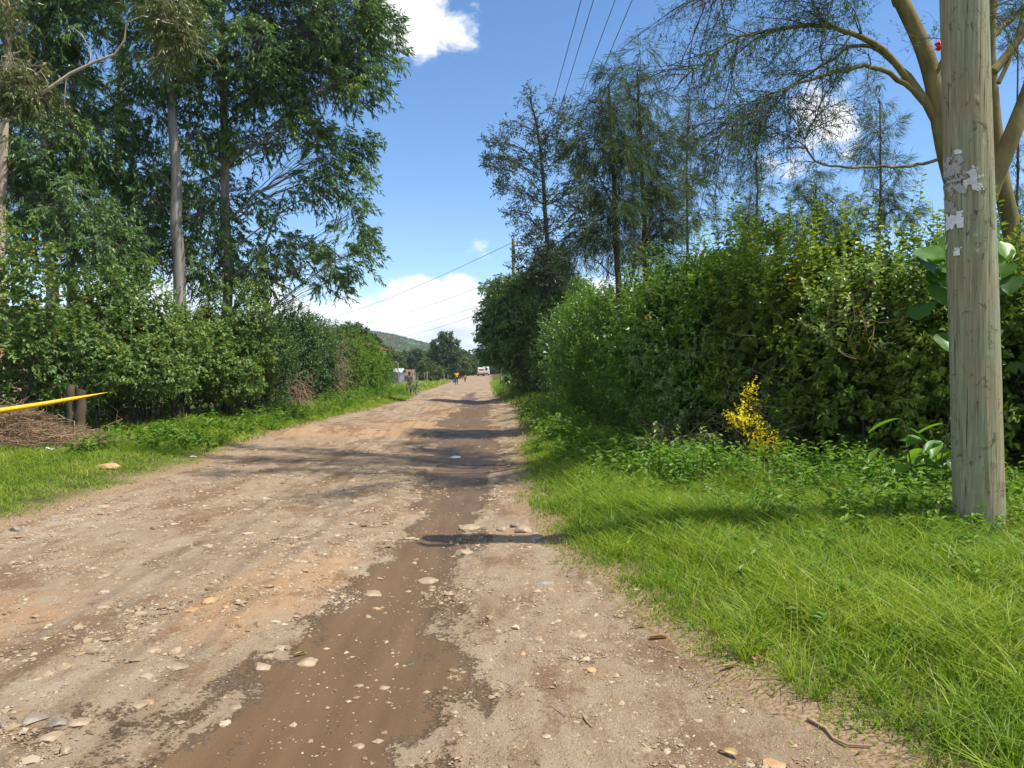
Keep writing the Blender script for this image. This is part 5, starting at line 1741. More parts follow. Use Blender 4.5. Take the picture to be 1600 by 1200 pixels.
RK = [  # px, py, half sizes in photo pixels (w, h), material, label
    (25, 826, 11, 9, 'rock_grey', 'grey block of stone at the very edge of the left grass', .8),
    (158, 791, 12, 5, 'rock_tan', 'flat pale stone where the gravel meets the left grass', .5),
    (172, 728, 21, 7, 'rock_orange', 'long tan block of stone lying in the left grass', .7),
    (85, 812, 8, 5, 'rock_grey', 'small dark grey stone on the left road edge', .6),
    (118, 810, 10, 4, 'rock_tan', 'low stone half buried in the left road edge between two others', .4),
    (126, 789, 5, 3, 'rock_grey', 'little stone right against the left grass', .6),
    (820, 826, 15, 9, 'rock_tan', 'rounded stone at the corner where the bank begins', .7),
    (838, 840, 14, 8, 'rock_grey', 'dark stone in the shade at the corner of the bank', .7),
    (806, 820, 9, 8, 'rock_grey', 'mottled stone behind the rounded stone of the bank', .7),
    (785, 826, 9, 6, 'rock_tan', 'stone on the road beside the rounded stone of the bank', .5),
    (826, 855, 7, 4, 'rock_tan', 'small stone just below the dark stone of the bank', .5),
    (753, 866, 8, 7, 'rock_grey', 'brown clod beside the shadow tip in the wheel track', .6),
    (735, 823, 17, 6, 'rock_tan', 'flat pale stone in the mud above the shadow tip', .35),
    (672, 905, 18, 6, 'rock_tan', 'flat pale stone at the right side of the muddy track', .35),
    (580, 927, 17, 5, 'rock_tan', 'flat pale stone lying in the middle of the mud', .35),
    (724, 862, 16, 5, 'rock_tan', 'thin flat stone in the mud below the shadow tip', .3),
    (905, 990, 17, 5, 'rock_tan', 'flat whitish stone on the gravel of the right road half', .3),
    (842, 997, 10, 5, 'rock_tan', 'pale stone close beside the flat whitish one', .4),
    (848, 909, 16, 4, 'rock_grey', 'flat grey stone near the foot of the bank', .3),
    (892, 899, 8, 5, 'rock_grey', 'dark grey stone touching the grass of the bank', .5),
    (328, 939, 14, 8, 'rock_orange', 'largest orange stone in the rubble patch', .6),
    (296, 953, 17, 7, 'rock_orange', 'broad flat orange stone of the rubble patch', .4),
    (352, 949, 6, 5, 'rock_orange', 'small squarish orange stone of the rubble patch', .6),
    (266, 950, 7, 4, 'rock_tan', 'pale stone at the upper end of the rubble patch', .5),
    (370, 965, 7, 4, 'rock_orange', 'orange stone at the lower end of the rubble patch', .5),
    (431, 921, 6, 4, 'rock_tan', 'cream coloured stone above the rubble patch', .5),
    (52, 1120, 22, 11, 'rock_grey', 'large flat grey stone near the bottom left of the road', .3),
    (90, 1128, 15, 8, 'rock_grey', 'grey stone in the row of flat stones, beside the largest', .4),
    (125, 1127, 16, 6, 'rock_tan', 'tan stone ending the row of flat stones', .35),
    (80, 1150, 18, 8, 'rock_tan', 'wide flat stone under the row of flat stones', .3),
    (5, 1132, 6, 8, 'rock_grey', 'dark upright stone at the left end of the flat stones', .6),
    (218, 1099, 15, 6, 'rock_tan', 'oval pale stone on damp ground near the flat stones', .4),
    (240, 1015, 12, 6, 'rock_tan', 'pale stone between the rubble patch and the flat stones', .4),
    (280, 1040, 15, 6, 'rock_tan', 'pale grey stone with a flat top in the middle of the gravel', .4),
    (440, 1010, 14, 7, 'rock_tan', 'cream stone on the left brink of the muddy track', .4),
    (480, 1032, 19, 8, 'rock_tan', 'broad cream stone on the left brink of the muddy track', .35),
    (410, 1040, 17, 7, 'rock_tan', 'flat cream stone set back from the muddy track', .35),
    (560, 1165, 9, 5, 'rock_tan', 'pale stone in the wet mud near the bottom of the picture', .4),
    (600, 1073, 9, 5, 'rock_tan', 'crumbly pale stone in the centre of the wet mud', .4),
    (560, 1071, 8, 4, 'rock_tan', 'small pale stone in the wet mud next to the crumbly one', .4),
    (1212, 1193, 20, 8, 'rock_orange', 'orange stone at the near edge of the bank grass', .4),
    (768, 1146, 6, 5, 'rock_tan', 'small pale stone alone on the near gravel', .5),
    (133, 858, 9, 3, 'rock_grey', 'thin dark stone on the pale left half of the road', .4),
    (384, 881, 5, 3, 'rock_grey', 'dark stone alone above the orange rubble', .5),
    (107, 897, 6, 3, 'rock_grey', 'dark stone lying far left in the pale gravel', .5),
    (595, 737, 7, 3, 'rock_tan', 'pale stone on the rise in the middle of the road', .5),
    (508, 742, 9, 3, 'rock_tan', 'cream stone left of the shaded track', .4),
    (770, 748, 10, 3, 'rock_tan', 'flat stone in the shaded mud near the bank', .4),
]
for i, (px, py, hw, hh, mt, lb, flat) in enumerate(RK):
    x, y, z = G_(px, py + hh * .5)
    k = y / 1200 * 1.12
    sx = hw * k
    sz = max(hh * k * .80, sx * .20)
    rock(x, y, z, sx, sx * .72 if flat > .5 else sx * .95, sz, 100 + i, mt, lb, 'loose stones on and beside the road', rng.uniform(-.5, .5), sub=3, sink=.42 if flat < .5 else .3)

for i in range(44):
    y = 2.9 + 9 * rng.random() ** 1.6
    x = rng.uniform(-4.7, .8)
    if x > xr(y) - .15 or x < xl(y) + .1:
        continue
    s_ = rng.uniform(.018, .05)
    rock(x, y, gz(x, y), s_, s_ * rng.uniform(.6, .95), s_ * rng.uniform(.35, .55), 300 + i, 'rock_tan' if rng.random() < .75 else 'rock_orange', 'little pale stone pressed into the surface of the dirt road',
         'little pale stones in the road', rng.uniform(0, 3), 2, .3)


def gravel():
    g = Geo()
    def bed(n, sub, y0, y1, pw, smin, smax, flat, cond):
        V, F = ico(sub) if sub else (np.array([[1, 0, 0], [-1, 0, 0], [0, 1, 0], [0, -1, 0], [0, 0, 1.], [0, 0, -1]]), np.array([[0, 2, 4], [2, 1, 4], [1, 3, 4], [3, 0, 4], [2, 0, 5], [1, 2, 5], [3, 1, 5], [0, 3, 5]]))
        y = y0 + (y1 - y0) * rng.random(n) ** pw
        x = rng.uniform(-5.3, 2.0, n)
        k = cond(x, y) & (x < xr(y) - .02) & (x > xl(y) - .05)
        x, y = x[k], y[k]
        n = len(x)
        s = smin + (smax - smin) * rng.random(n) ** 3
        z = H(x, y) + .006
        a = rng.uniform(0, 6.28, n)
        W = V[None] * (1 + .32 * rng.normal(size=(n, len(V), 1)).clip(-1.2, 1.2))
        W = W * np.stack([s, s * rng.uniform(.6, 1, n), s * flat * rng.uniform(.6, 1.2, n)], -1)[:, None]
        X_ = W[..., 0] * np.cos(a)[:, None] - W[..., 1] * np.sin(a)[:, None]
        Y_ = W[..., 0] * np.sin(a)[:, None] + W[..., 1] * np.cos(a)[:, None]
        W = np.stack([X_ + x[:, None], Y_ + y[:, None], W[..., 2] + z[:, None]], -1)
        Fi = (F[None] + (np.arange(n) * len(V))[:, None, None]).reshape(-1, 3)
        g.add(W.reshape(-1, 3), Fi, 0, np.repeat(rng.random(n), len(F)))
    dryc = lambda x, y: (rng.random(len(x)) < np.where(mudf(x, y) + .8 * fbm2(x, y, .5, 3, 51) > .2, .10, 1.0)) & (rng.random(len(x)) < .35 + .65 * sstep(-.3, .5, fbm2(x, y, .8, 2, 53)))
    bed(150000, 0, 2.2, 9, 1.3, .003, .010, .7, dryc)
    bed(36000, 0, 2.2, 12, 1.2, .008, .026, .55, dryc)
    bed(10000, 1, 2.3, 14, 1.2, .012, .044, .5, lambda x, y: (gauss(x, y, -1.75, 5.6, .6, 1.5, -.15) + gauss(x, y, -3.2, 4.6, 1.5, 1.2) * .9 + gauss(x, y, -1.9, 3.6, .6, 1.0) * .8 + gauss(x, y, -4.8, 8.5, .35, 4) + .10 + .25 * (fbm2(x, y, .7, 2, 57) > .45) > rng.random(len(x))) & dryc(x, y))
    bed(2500, 1, 7, 24, 1.1, .02, .06, .4, dryc)
    m, nt, out = mat_nodes('gravel')
    a = nt.nodes.new('ShaderNodeAttribute'); a.attribute_name = 'v'
    c = ramp(nt, a.outputs['Fac'], [(0, (0.17, 0.12, 0.07)), (.35, (0.29, 0.21, 0.13)), (.85, (0.36, 0.28, 0.185)), (1, (0.42, 0.35, 0.25))])
    p = nt.nodes.new('ShaderNodeBsdfPrincipled'); p.inputs['Roughness'].default_value = .9; p.inputs['Specular IOR Level'].default_value = .2
    nt.links.new(c, p.inputs['Base Color']); nt.links.new(p.outputs[0], out.inputs[0])
    tag(g.build('gravel', m), 'loose gravel and chippings strewn over the road', kind='stuff')
gravel()


def dry_leaf(px, py, L, az, label, mat_c, seed):
    x, y, z = G_(px, py)
    g = Geo()
    broad_leaf(g, np.array((0, 0, .012)), az, .18, L, L * .33, .3, .5, .3)
    o = g.build('fallen_leaf', plain_mat('dry_leaf', mat_c, .7, .2, 20))
    o.location = (x, y, z + .012)
    tag(o, label, 'leaf', 'fallen leaves on the ground')


for a in ((1015, 1003, .13, .2, 'orange fallen leaf on the gravel against the bank grass', (.50, .24, .04), 1), (1182, 1040, .09, 1.4, 'upright brown leaf caught at the edge of the bank grass', (.42, .22, .12), 2),
          (1128, 1049, .09, .1, 'straw coloured fallen leaf between two others at the bank edge', (.50, .40, .18), 3), (1072, 1048, .05, 2.0, 'small curled brown leaf on the gravel near the bank', (.30, .15, .07), 4),
          (1104, 870, .06, 1.2, 'pale dry leaf lying in the grass of the bank', (.60, .48, .34), 5), (1155, 1190, .10, 2.3, 'narrow straw coloured leaf near the orange stone', (.50, .36, .16), 6),
          (461, 1030, .08, .8, 'yellow green leaf fallen by the brink of the muddy track', (.40, .42, .08), 7), (378, 942, .06, .9, 'greenish leaf lying among the orange rubble', (.36, .40, .14), 8),
          (987, 985, .10, .05, 'thin pale leaf on the gravel above the orange one', (.55, .42, .24), 9), (1000, 928, .06, 2.6, 'tiny pale leaf near the flat grey stone', (.58, .46, .30), 10)):
    dry_leaf(*a)


def ground_twig(pts, r, label):
    g = Geo()
    pp = np.array([G_(*q) for q in pts]) + (0, 0, .012)
    tube(g, pp, np.linspace(r, r * .5, len(pp)), 6)
    tag(g.build('fallen_twig', M['dry']), label, 'twig', 'fallen twigs on the road')


ground_twig([(840, 1097), (862, 1108), (884, 1123)], .004, 'thin straight twig on the near gravel')
ground_twig([(910, 1120), (917, 1132), (925, 1140)], .006, 'short forked twig on the near gravel')
ground_twig([(1262, 1126), (1290, 1142), (1302, 1158), (1325, 1168), (1362, 1170)], .008, 'long curved dry stalk at the edge of the bank grass')
ground_twig([(1172, 1072), (1195, 1040), (1199, 1020)], .0035, 'dry stalk leaning out of the bank grass')
ground_twig([(720, 906), (742, 907)], .004, 'small dark twig beside the muddy track')


# ------------------------------------------------------------------ puddles
def puddle(px, py, rx, ry, label):
    x, y, z = G_(px, py)
    puddle_at(x, y, rx, ry, label)


def puddle_at(x, y, rx, ry, label, dz=.012):
    z = gz(x, y)
    px = x * 7
    a = np.linspace(0, 2 * np.pi, 48, endpoint=False)
    r = 1 + .28 * noise2(np.cos(a) * 2 + px, np.sin(a) * 2, .9, 5) + .15 * noise2(np.cos(a) * 5 + px, np.sin(a) * 5, .9, 6)
    V = np.stack([x + rx * r * np.cos(a), y + ry * r * np.sin(a), np.full(48, z + dz)], -1)
    g = Geo().add(np.concatenate([V, [[x, y, z + dz]]]), np.stack([np.arange(48), (np.arange(48) + 1) % 48, np.full(48, 48)], -1))
    m, nt, out = mat_nodes('muddy_water')
    p = nt.nodes.new('ShaderNodeBsdfPrincipled'); p.inputs['Base Color'].default_value = (.13, .085, .05, 1); p.inputs['Roughness'].default_value = .16; p.inputs['IOR'].default_value = 1.33
    n = nt.nodes.new('ShaderNodeTexNoise'); n.inputs['Scale'].default_value = 9
    b = nt.nodes.new('ShaderNodeBump'); b.inputs['Strength'].default_value = .08; b.inputs['Distance'].default_value = .01
    nt.links.new(n.outputs[0], b.inputs['Height']); nt.links.new(b.outputs[0], p.inputs['Normal']); nt.links.new(p.outputs[0], out.inputs[0])
    tag(g.build('puddle', m), label, kind='structure')


puddle(708, 715, .17, .20, 'small puddle in the wheel track')
puddle_at(-1.9, 46.2, .55, 1.0, 'puddle far along the road')
puddle_at(-1.5, 37.0, .45, .7, 'puddle in the shaded pothole')


# ------------------------------------------------------------------ buildings and fence in the distance
M['plaster'] = plain_mat('beige_plaster', (0.62, 0.52, 0.36), .9, .08, 3)
M['pink'] = plain_mat('pink_plaster', (0.62, 0.36, 0.29), .9, .08, 3)
M['tile'] = plain_mat('red_roof', (0.26, 0.085, 0.06), .8, .25, 12)
M['iron'] = plain_mat('corrugated_iron', (0.55, 0.58, 0.60), .45, .08, 4, metal=.3)
M['glass'] = plain_mat('window_glass', (0.03, 0.04, 0.05), .1, .05, spec=.6)
M['thatch'] = plain_mat('brown_thatch', (0.17, 0.11, 0.07), .95, .3, 10)
M['mudwall'] = plain_mat('mud_wall', (0.36, 0.25, 0.15), .95, .2, 5)


def box(g, x0, x1, y0, y1, z0, z1, mat=0):
    V = [(x0, y0, z0), (x1, y0, z0), (x1, y1, z0), (x0, y1, z0), (x0, y0, z1), (x1, y0, z1), (x1, y1, z1), (x0, y1, z1)]
    return g.add(V, [[3, 2, 1, 0], [4, 5, 6, 7], [0, 1, 5, 4], [1, 2, 6, 5], [2, 3, 7, 6], [3, 0, 4, 7]], mat)


def house(name, label, x0, x1, y0, y1, zt, ridge, wallm, roofm, ridge_x=False, over=.3, windows=2, corr=0.0):
    root = thing(name, label, 'building')
    z0 = min(gz(x0, y0), gz(x1, y1)) - .3
    g = Geo()
    box(g, x0, x1, y0, y1, z0, zt)
    if ridge > zt:
        if ridge_x:
            ym = (y0 + y1) / 2
            for x in (x0, x1):
                g.add([(x, y0, zt), (x, y1, zt), (x, ym, ridge - .06)], [[0, 1, 2]])
        else:
            xm = (x0 + x1) / 2
            for y in (y0, y1):
                g.add([(x0, y, zt), (x1, y, zt), (xm, y, ridge - .06)], [[0, 1, 2]])
    g.build('wall', wallm, root)
    g = Geo()
    n = 60 if corr else 2
    if ridge_x:
        ym = (y0 + y1) / 2
        xs = np.linspace(x0 - over, x1 + over, n)
        zz = corr * np.sin(np.arange(n) * np.pi / 2)
        for ya in (y0 - over, y1 + over):
            sl = (ridge - zt) / (ym - y0)
            for t_ in (0, .05):
                A = np.stack([xs, np.full(n, ya), zz + zt - over * sl + t_], -1)
                B = np.stack([xs, np.full(n, ym), zz + ridge + t_], -1)
                V = np.concatenate([A, B])
                i = np.arange(n - 1)
                g.add(V, np.stack([i, i + 1, i + 1 + n, i + n], -1))
    else:
        xm = (x0 + x1) / 2
        sl = (ridge - zt) / (xm - x0)
        for xa in (x0 - over, x1 + over):
            for t_ in (0, .06):
                V = [(xa, y0 - over, zt - over * sl + t_), (xa, y1 + over, zt - over * sl + t_), (xm, y1 + over, ridge + t_), (xm, y0 - over, ridge + t_)]
                g.add(V, [[0, 1, 2, 3]])
    g.build('roof', roofm, root)
    for k in range(windows):
        xc = x0 + (x1 - x0) * (k + .7) / (windows + .4)
        hh = (zt - z0)
        g = Geo()
        box(g, xc - .55, xc + .55, y0 - .04, y0 + .02, z0 + hh * .48, z0 + hh * .8)
        w_ = g.build('window', M['steel'], root)
        g = Geo()
        box(g, xc - .48, xc + .48, y0 - .055, y0 - .042, z0 + hh * .5, z0 + hh * .78)
        g.build('pane', M['glass'], w_)
    return root


house('house', 'beige walled house with a red roof edge hidden behind the last green shrub', -21.5, -11.6, 62, 71, 3.65, 5.4, M['plaster'], M['tile'])
house('house', 'pink walled house glimpsed through the tall flowering shrub', -33, -20.4, 33.5, 41, 4.3, 4.7, M['pink'], M['thatch'], True)
house('shed', 'low shed with a pale corrugated iron roof beyond the grass', -17.8, -12.6, 86, 90, 1.55, 1.95, M['steel'], M['iron'], True, .25, 1, .04)
house('hut', 'small brown hut next to the iron roofed shed', -13.7, -12.6, 97, 100, 1.15, 1.85, M['mudwall'], M['thatch'], True, .2, 0)


def post(px, Y, top_py, label, r=.07, grp='fence posts at the edge of the field'):
    x = P(px, 580, Y)[0]
    zt = P(px, top_py, Y)[2]
    g = Geo()
    tube(g, [(x, Y, gz(x, Y) - .2), (x + rng.normal() * .03, Y, zt)], [r, r * .9], 7)
    tag(g.build('fence_post', M['bark_grey']), label, 'post', grp)


post(641, 92, 583, 'first fence post beside the brown hut', .09)
post(645, 92, 582, 'second fence post beside the brown hut', .09)
post(649, 92, 581, 'third fence post, the one with a neighbour on each side, by the hut', .09)
post(652, 93, 584, 'shorter fence post after the row by the hut', .07)
post(667, 96, 580, 'pale fence post in front of the olive green shrub', .10)
post(663, 96, 582, 'leaning fence post next to the pale one', .06)
post(694, 108, 583, 'fence post past the olive green shrub', .07)
post(700, 110, 584, 'last fence post before the walking pair', .07)


def thin_pole():
    root = thing('utility_pole', 'thin pale pole standing by the iron roofed shed', 'pole')
    x = P(623, 580, 84)[0]
    g = Geo()
    tube(g, [(x, 84, gz(x, 84) - .2), (x - .1, 84, P(622, 567, 84)[2])], [.08, .06], 8)
    g.build('shaft', M['bark_grey'], root)
    g = Geo()
    tube(g, [(x - .1, 84, P(622, 567, 84)[2] - .05), (x - .3, 84, P(620, 566, 84)[2] + .02), (x - .55, 84, P(617, 566, 84)[2])], .03, 6)
    g.build('bracket', M['steel'], root)
thin_pole()

# distant trees
def far_tree(label, px, Y, blobs, n, mat, seed, leaf=.5, tr=.2):
    base = P(px, 590, Y)
    top = min(b[1] for b in blobs)
    crown_tree('distant_tree', label, 'tree', 'trees where the road goes out of sight', [(base[0], Y, gz(base[0], Y) - .1), (base[0] + .1, Y, 1.5), tuple(P(px, top + 4, Y))], tr,
               [bl(x, y, Y, rx, rz) for x, y, rx, rz in blobs], n, 7, leaf, leaf * .5, mat, 'bark_grey', tl=leaf * 1.6, droop=.3, spread=.8, upn=.4, clr=Y / 1200 * 3.2, f0=.5, seed=seed, lump=.25, clsub=4, limbr=.08, twigr=.02)


far_tree('tall ragged dark tree rising highest in the distance', 690, 135, [(697, 530, 7, 9), (688, 540, 9, 10), (706, 533, 5, 6), (692, 556, 15, 13), (704, 552, 11, 11), (682, 568, 13, 11), (700, 574, 14, 10), (690, 583, 16, 8)], 420, 'far', 61)
far_tree('olive green shrub like tree behind the fence posts', 672, 112, [(664, 571, 9, 7), (660, 581, 9, 8), (675, 581, 12, 9), (668, 588, 16, 6)], 260, 'far_olive', 62, .35)
far_tree('flat topped olive tree right of the tall ragged tree', 716, 150, [(716, 565, 13, 7), (724, 572, 10, 8), (712, 578, 12, 8)], 220, 'far_olive', 63)
far_tree('dark rounded tree below the end of the hill', 722, 185, [(716, 556, 10, 9), (726, 562, 11, 10), (733, 572, 11, 10), (720, 577, 13, 9)], 300, 'far', 64, .6)
far_tree('dark green tree above the iron roofed shed', 640, 170, [(640, 562, 13, 9), (650, 558, 9, 8), (630, 572, 12, 9), (648, 572, 13, 9), (660, 568, 9, 9)], 340, 'far', 65, .6)
far_tree('grey green flat tree beside the beige wall', 608, 125, [(604, 556, 12, 7), (614, 562, 12, 7), (600, 568, 12, 9), (616, 574, 13, 9)], 340, 'far_olive', 66, .45)
far_tree('bush tree beside the parked vans', 741, 215, [(738, 570, 9, 9), (748, 566, 10, 9), (757, 562, 10, 12), (742, 577, 8, 6)], 260, 'far', 67, .6)
far_tree('dark tree beyond the vans closing the end of the road', 768, 235, [(765, 560, 12, 14), (778, 565, 12, 14), (770, 574, 12, 9)], 260, 'far', 68, .7)
far_tree('low dark tree between the shed and the tall ragged tree', 628, 200, [(622, 568, 12, 8), (665, 562, 10, 9), (676, 556, 10, 10), (655, 575, 12, 9)], 280, 'far', 69, .6)
far_tree('spindly tree top peeping over the far end of the hedge', 565, 66, [(560, 515, 12, 7), (548, 512, 10, 6), (572, 520, 8, 5), (556, 530, 14, 9), (540, 522, 14, 10)], 150, 'far', 70, .22, .1)
far_tree('dark leafy tree just behind the last green shrub', 592, 72, [(586, 540, 10, 8), (578, 532, 10, 7), (598, 548, 6, 6)], 120, 'far', 71, .22, .1)


def forest():
    g = Geo()
    n = 9000
    x = rng.uniform(-150, 30, n); y = rng.uniform(250, 620, n)
    hgt = 6 + 3 * noise2(x, y, 25, 5) + 2 * noise2(x, y, 8, 6)
    k = x > -300
    for r_ in range(4):
        A = rdir(n); A[:, 2] = np.abs(A[:, 2]) * .5
        z = gz(-20, 300) + hgt * rng.uniform(.1, 1, n)
        s = rng.uniform(2, 3.6, n)
        leaves(g, np.stack([x, y, z], -1) + rdir(n) * 1.5 - A * s[:, None] * .5, A, rdir(n) + (0, -.3, .8), s, s * .7, False, 0, rng.random(n) * .8, .3)
    tag(g.build('far_woodland', M['far']), 'far off woodland at the foot of the hill', kind='stuff')
forest()


# ------------------------------------------------------------------ vans
def van(label, x, y, rz, h, tint, stripe, grp):
    root = thing('minibus', label, 'van', grp)
    root.location = (x, y, gz(x, y)); root.rotation_euler = (0, 0, rz)
    W, Ln = .86, 4.6
    prof = [(-2.3, .35), (-2.32, 1.0), (-2.2, h - .18), (-2.05, h), (1.25, h), (1.45, h - .08), (1.95, 1.15), (2.25, 1.02), (2.32, .6), (2.3, .35)]
    bm = bmesh.new()
    rows = []
    for xs, k in ((-W, .97), (-W * 1.0, 1.0), (W * 1.0, 1.0), (W, .97)):
        rows.append([bm.verts.new((xs * (1 - .10 * max(0, (z - 1.0) / (h - 1))), l, z)) for l, z in prof])
    for a, b in ((1, 2),):
        for i in range(len(prof)):
            j = (i + 1) % len(prof)
            bm.faces.new((rows[a][i], rows[a][j], rows[b][j], rows[b][i]))
    bm.faces.new(rows[1][::-1]); bm.faces.new(rows[2])
    for r in (rows[0], rows[3]):
        for v in r: bm.verts.remove(v)
    bmesh.ops.recalc_face_normals(bm, faces=bm.faces)
    bmesh.ops.bevel(bm, geom=[e for e in bm.edges], offset=.05, segments=2, affect='EDGES', profile=.6)
    me = bpy.data.meshes.new('body'); bm.to_mesh(me); bm.free()
    me.materials.append(tint)
    o = bpy.data.objects.new('body', me); C.objects.link(o); o.parent = root
    def part(nm, boxes, mat):
        g = Geo()
        for b in boxes: box(g, *b)
        g.build(nm, mat, root)
    part('rear_window', [(-.58, .58, -2.30, -2.24, 1.22, h - .42)], M['glass'])
    part('side_window', [(-W - .005 + .02, -W + .06, -1.9, -.6, 1.12, h - .42)], M['glass'])
    part('side_window', [(W - .06, W - .015, -1.9, -.6, 1.12, h - .42)], M['glass'])
    part('bumper', [(-.84, .84, -2.42, -2.3, .32, .52)], M['ink'])
    part('stripe', [(-.86, .86, -2.345, -2.325, .70, .98)], stripe)
    for s in (-1, 1):
        part('tail_light', [(s * .74 - .07, s * .74 + .07, -2.36, -2.30, .72, 1.05)], M['redlamp'])
        for l in (-1.45, 1.45):
            g = Geo()
            tube(g, [(s * .72 - .11, l, .32), (s * .72 + .11, l, .32)], .32, 18)
            wh = g.build('wheel', M['ink'], root)
            g = Geo()
            tube(g, [(s * .72 - .115, l, .32), (s * .72 + .115, l, .32)], .17, 12)
            g.build('rim', M['steel'], wh)


M['redlamp'] = plain_mat('red_lamp', (.5, .03, .02), .3, .05)
M['van_white'] = plain_mat('white_car_paint', (.78, .78, .76), .3, .03)
M['van_pinkish'] = plain_mat('dusty_pinkish_paint', (.70, .56, .50), .4, .06)
M['stripe_red'] = plain_mat('faded_red_stripe', (.60, .42, .36), .4, .06)
van('dusty pinkish white minibus seen from behind at the end of the road', P(751.5, 585, 182)[0], 182, .10, 1.98, M['van_pinkish'], M['stripe_red'], 'minibuses at the end of the road')
van('clean white minibus ahead of the dusty pinkish one', P(759, 585, 192)[0], 192, -.02, 2.15, M['van_white'], M['van_white'], 'minibuses at the end of the road')


# ------------------------------------------------------------------ people
def skin_mesh(name, joints, bones, mat, parent, sub=2):
    """joints: {name: (x, y, z, r)}; bones: list of (a, b)."""
    names = list(joints)
    me = bpy.data.meshes.new(name)
    me.from_pydata([joints[k][:3] for k in names], [(names.index(a), names.index(b)) for a, b in bones], [])
    o = bpy.data.objects.new(name, me); C.objects.link(o)
    sk = o.modifiers.new('skin', 'SKIN'); sk.use_smooth_shade = True
    for i, k in enumerate(names):
        r = joints[k][3]
        rr_ = (r, joints[k][4]) if len(joints[k]) > 4 else (r, r)
        me.skin_vertices[0].data[i].radius = rr_
        me.skin_vertices[0].data[i].use_root = (i == 0)
    ss = o.modifiers.new('sub', 'SUBSURF'); ss.levels = sub; ss.render_levels = sub
    bpy.context.view_layer.update()
    m2 = bpy.data.meshes.new_from_object(o.evaluated_get(bpy.context.evaluated_depsgraph_get()))
    bpy.data.objects.remove(o)
    m2.materials.clear(); m2.materials.append(mat)
    o = bpy.data.objects.new(name, m2); C.objects.link(o); o.parent = parent
    return o


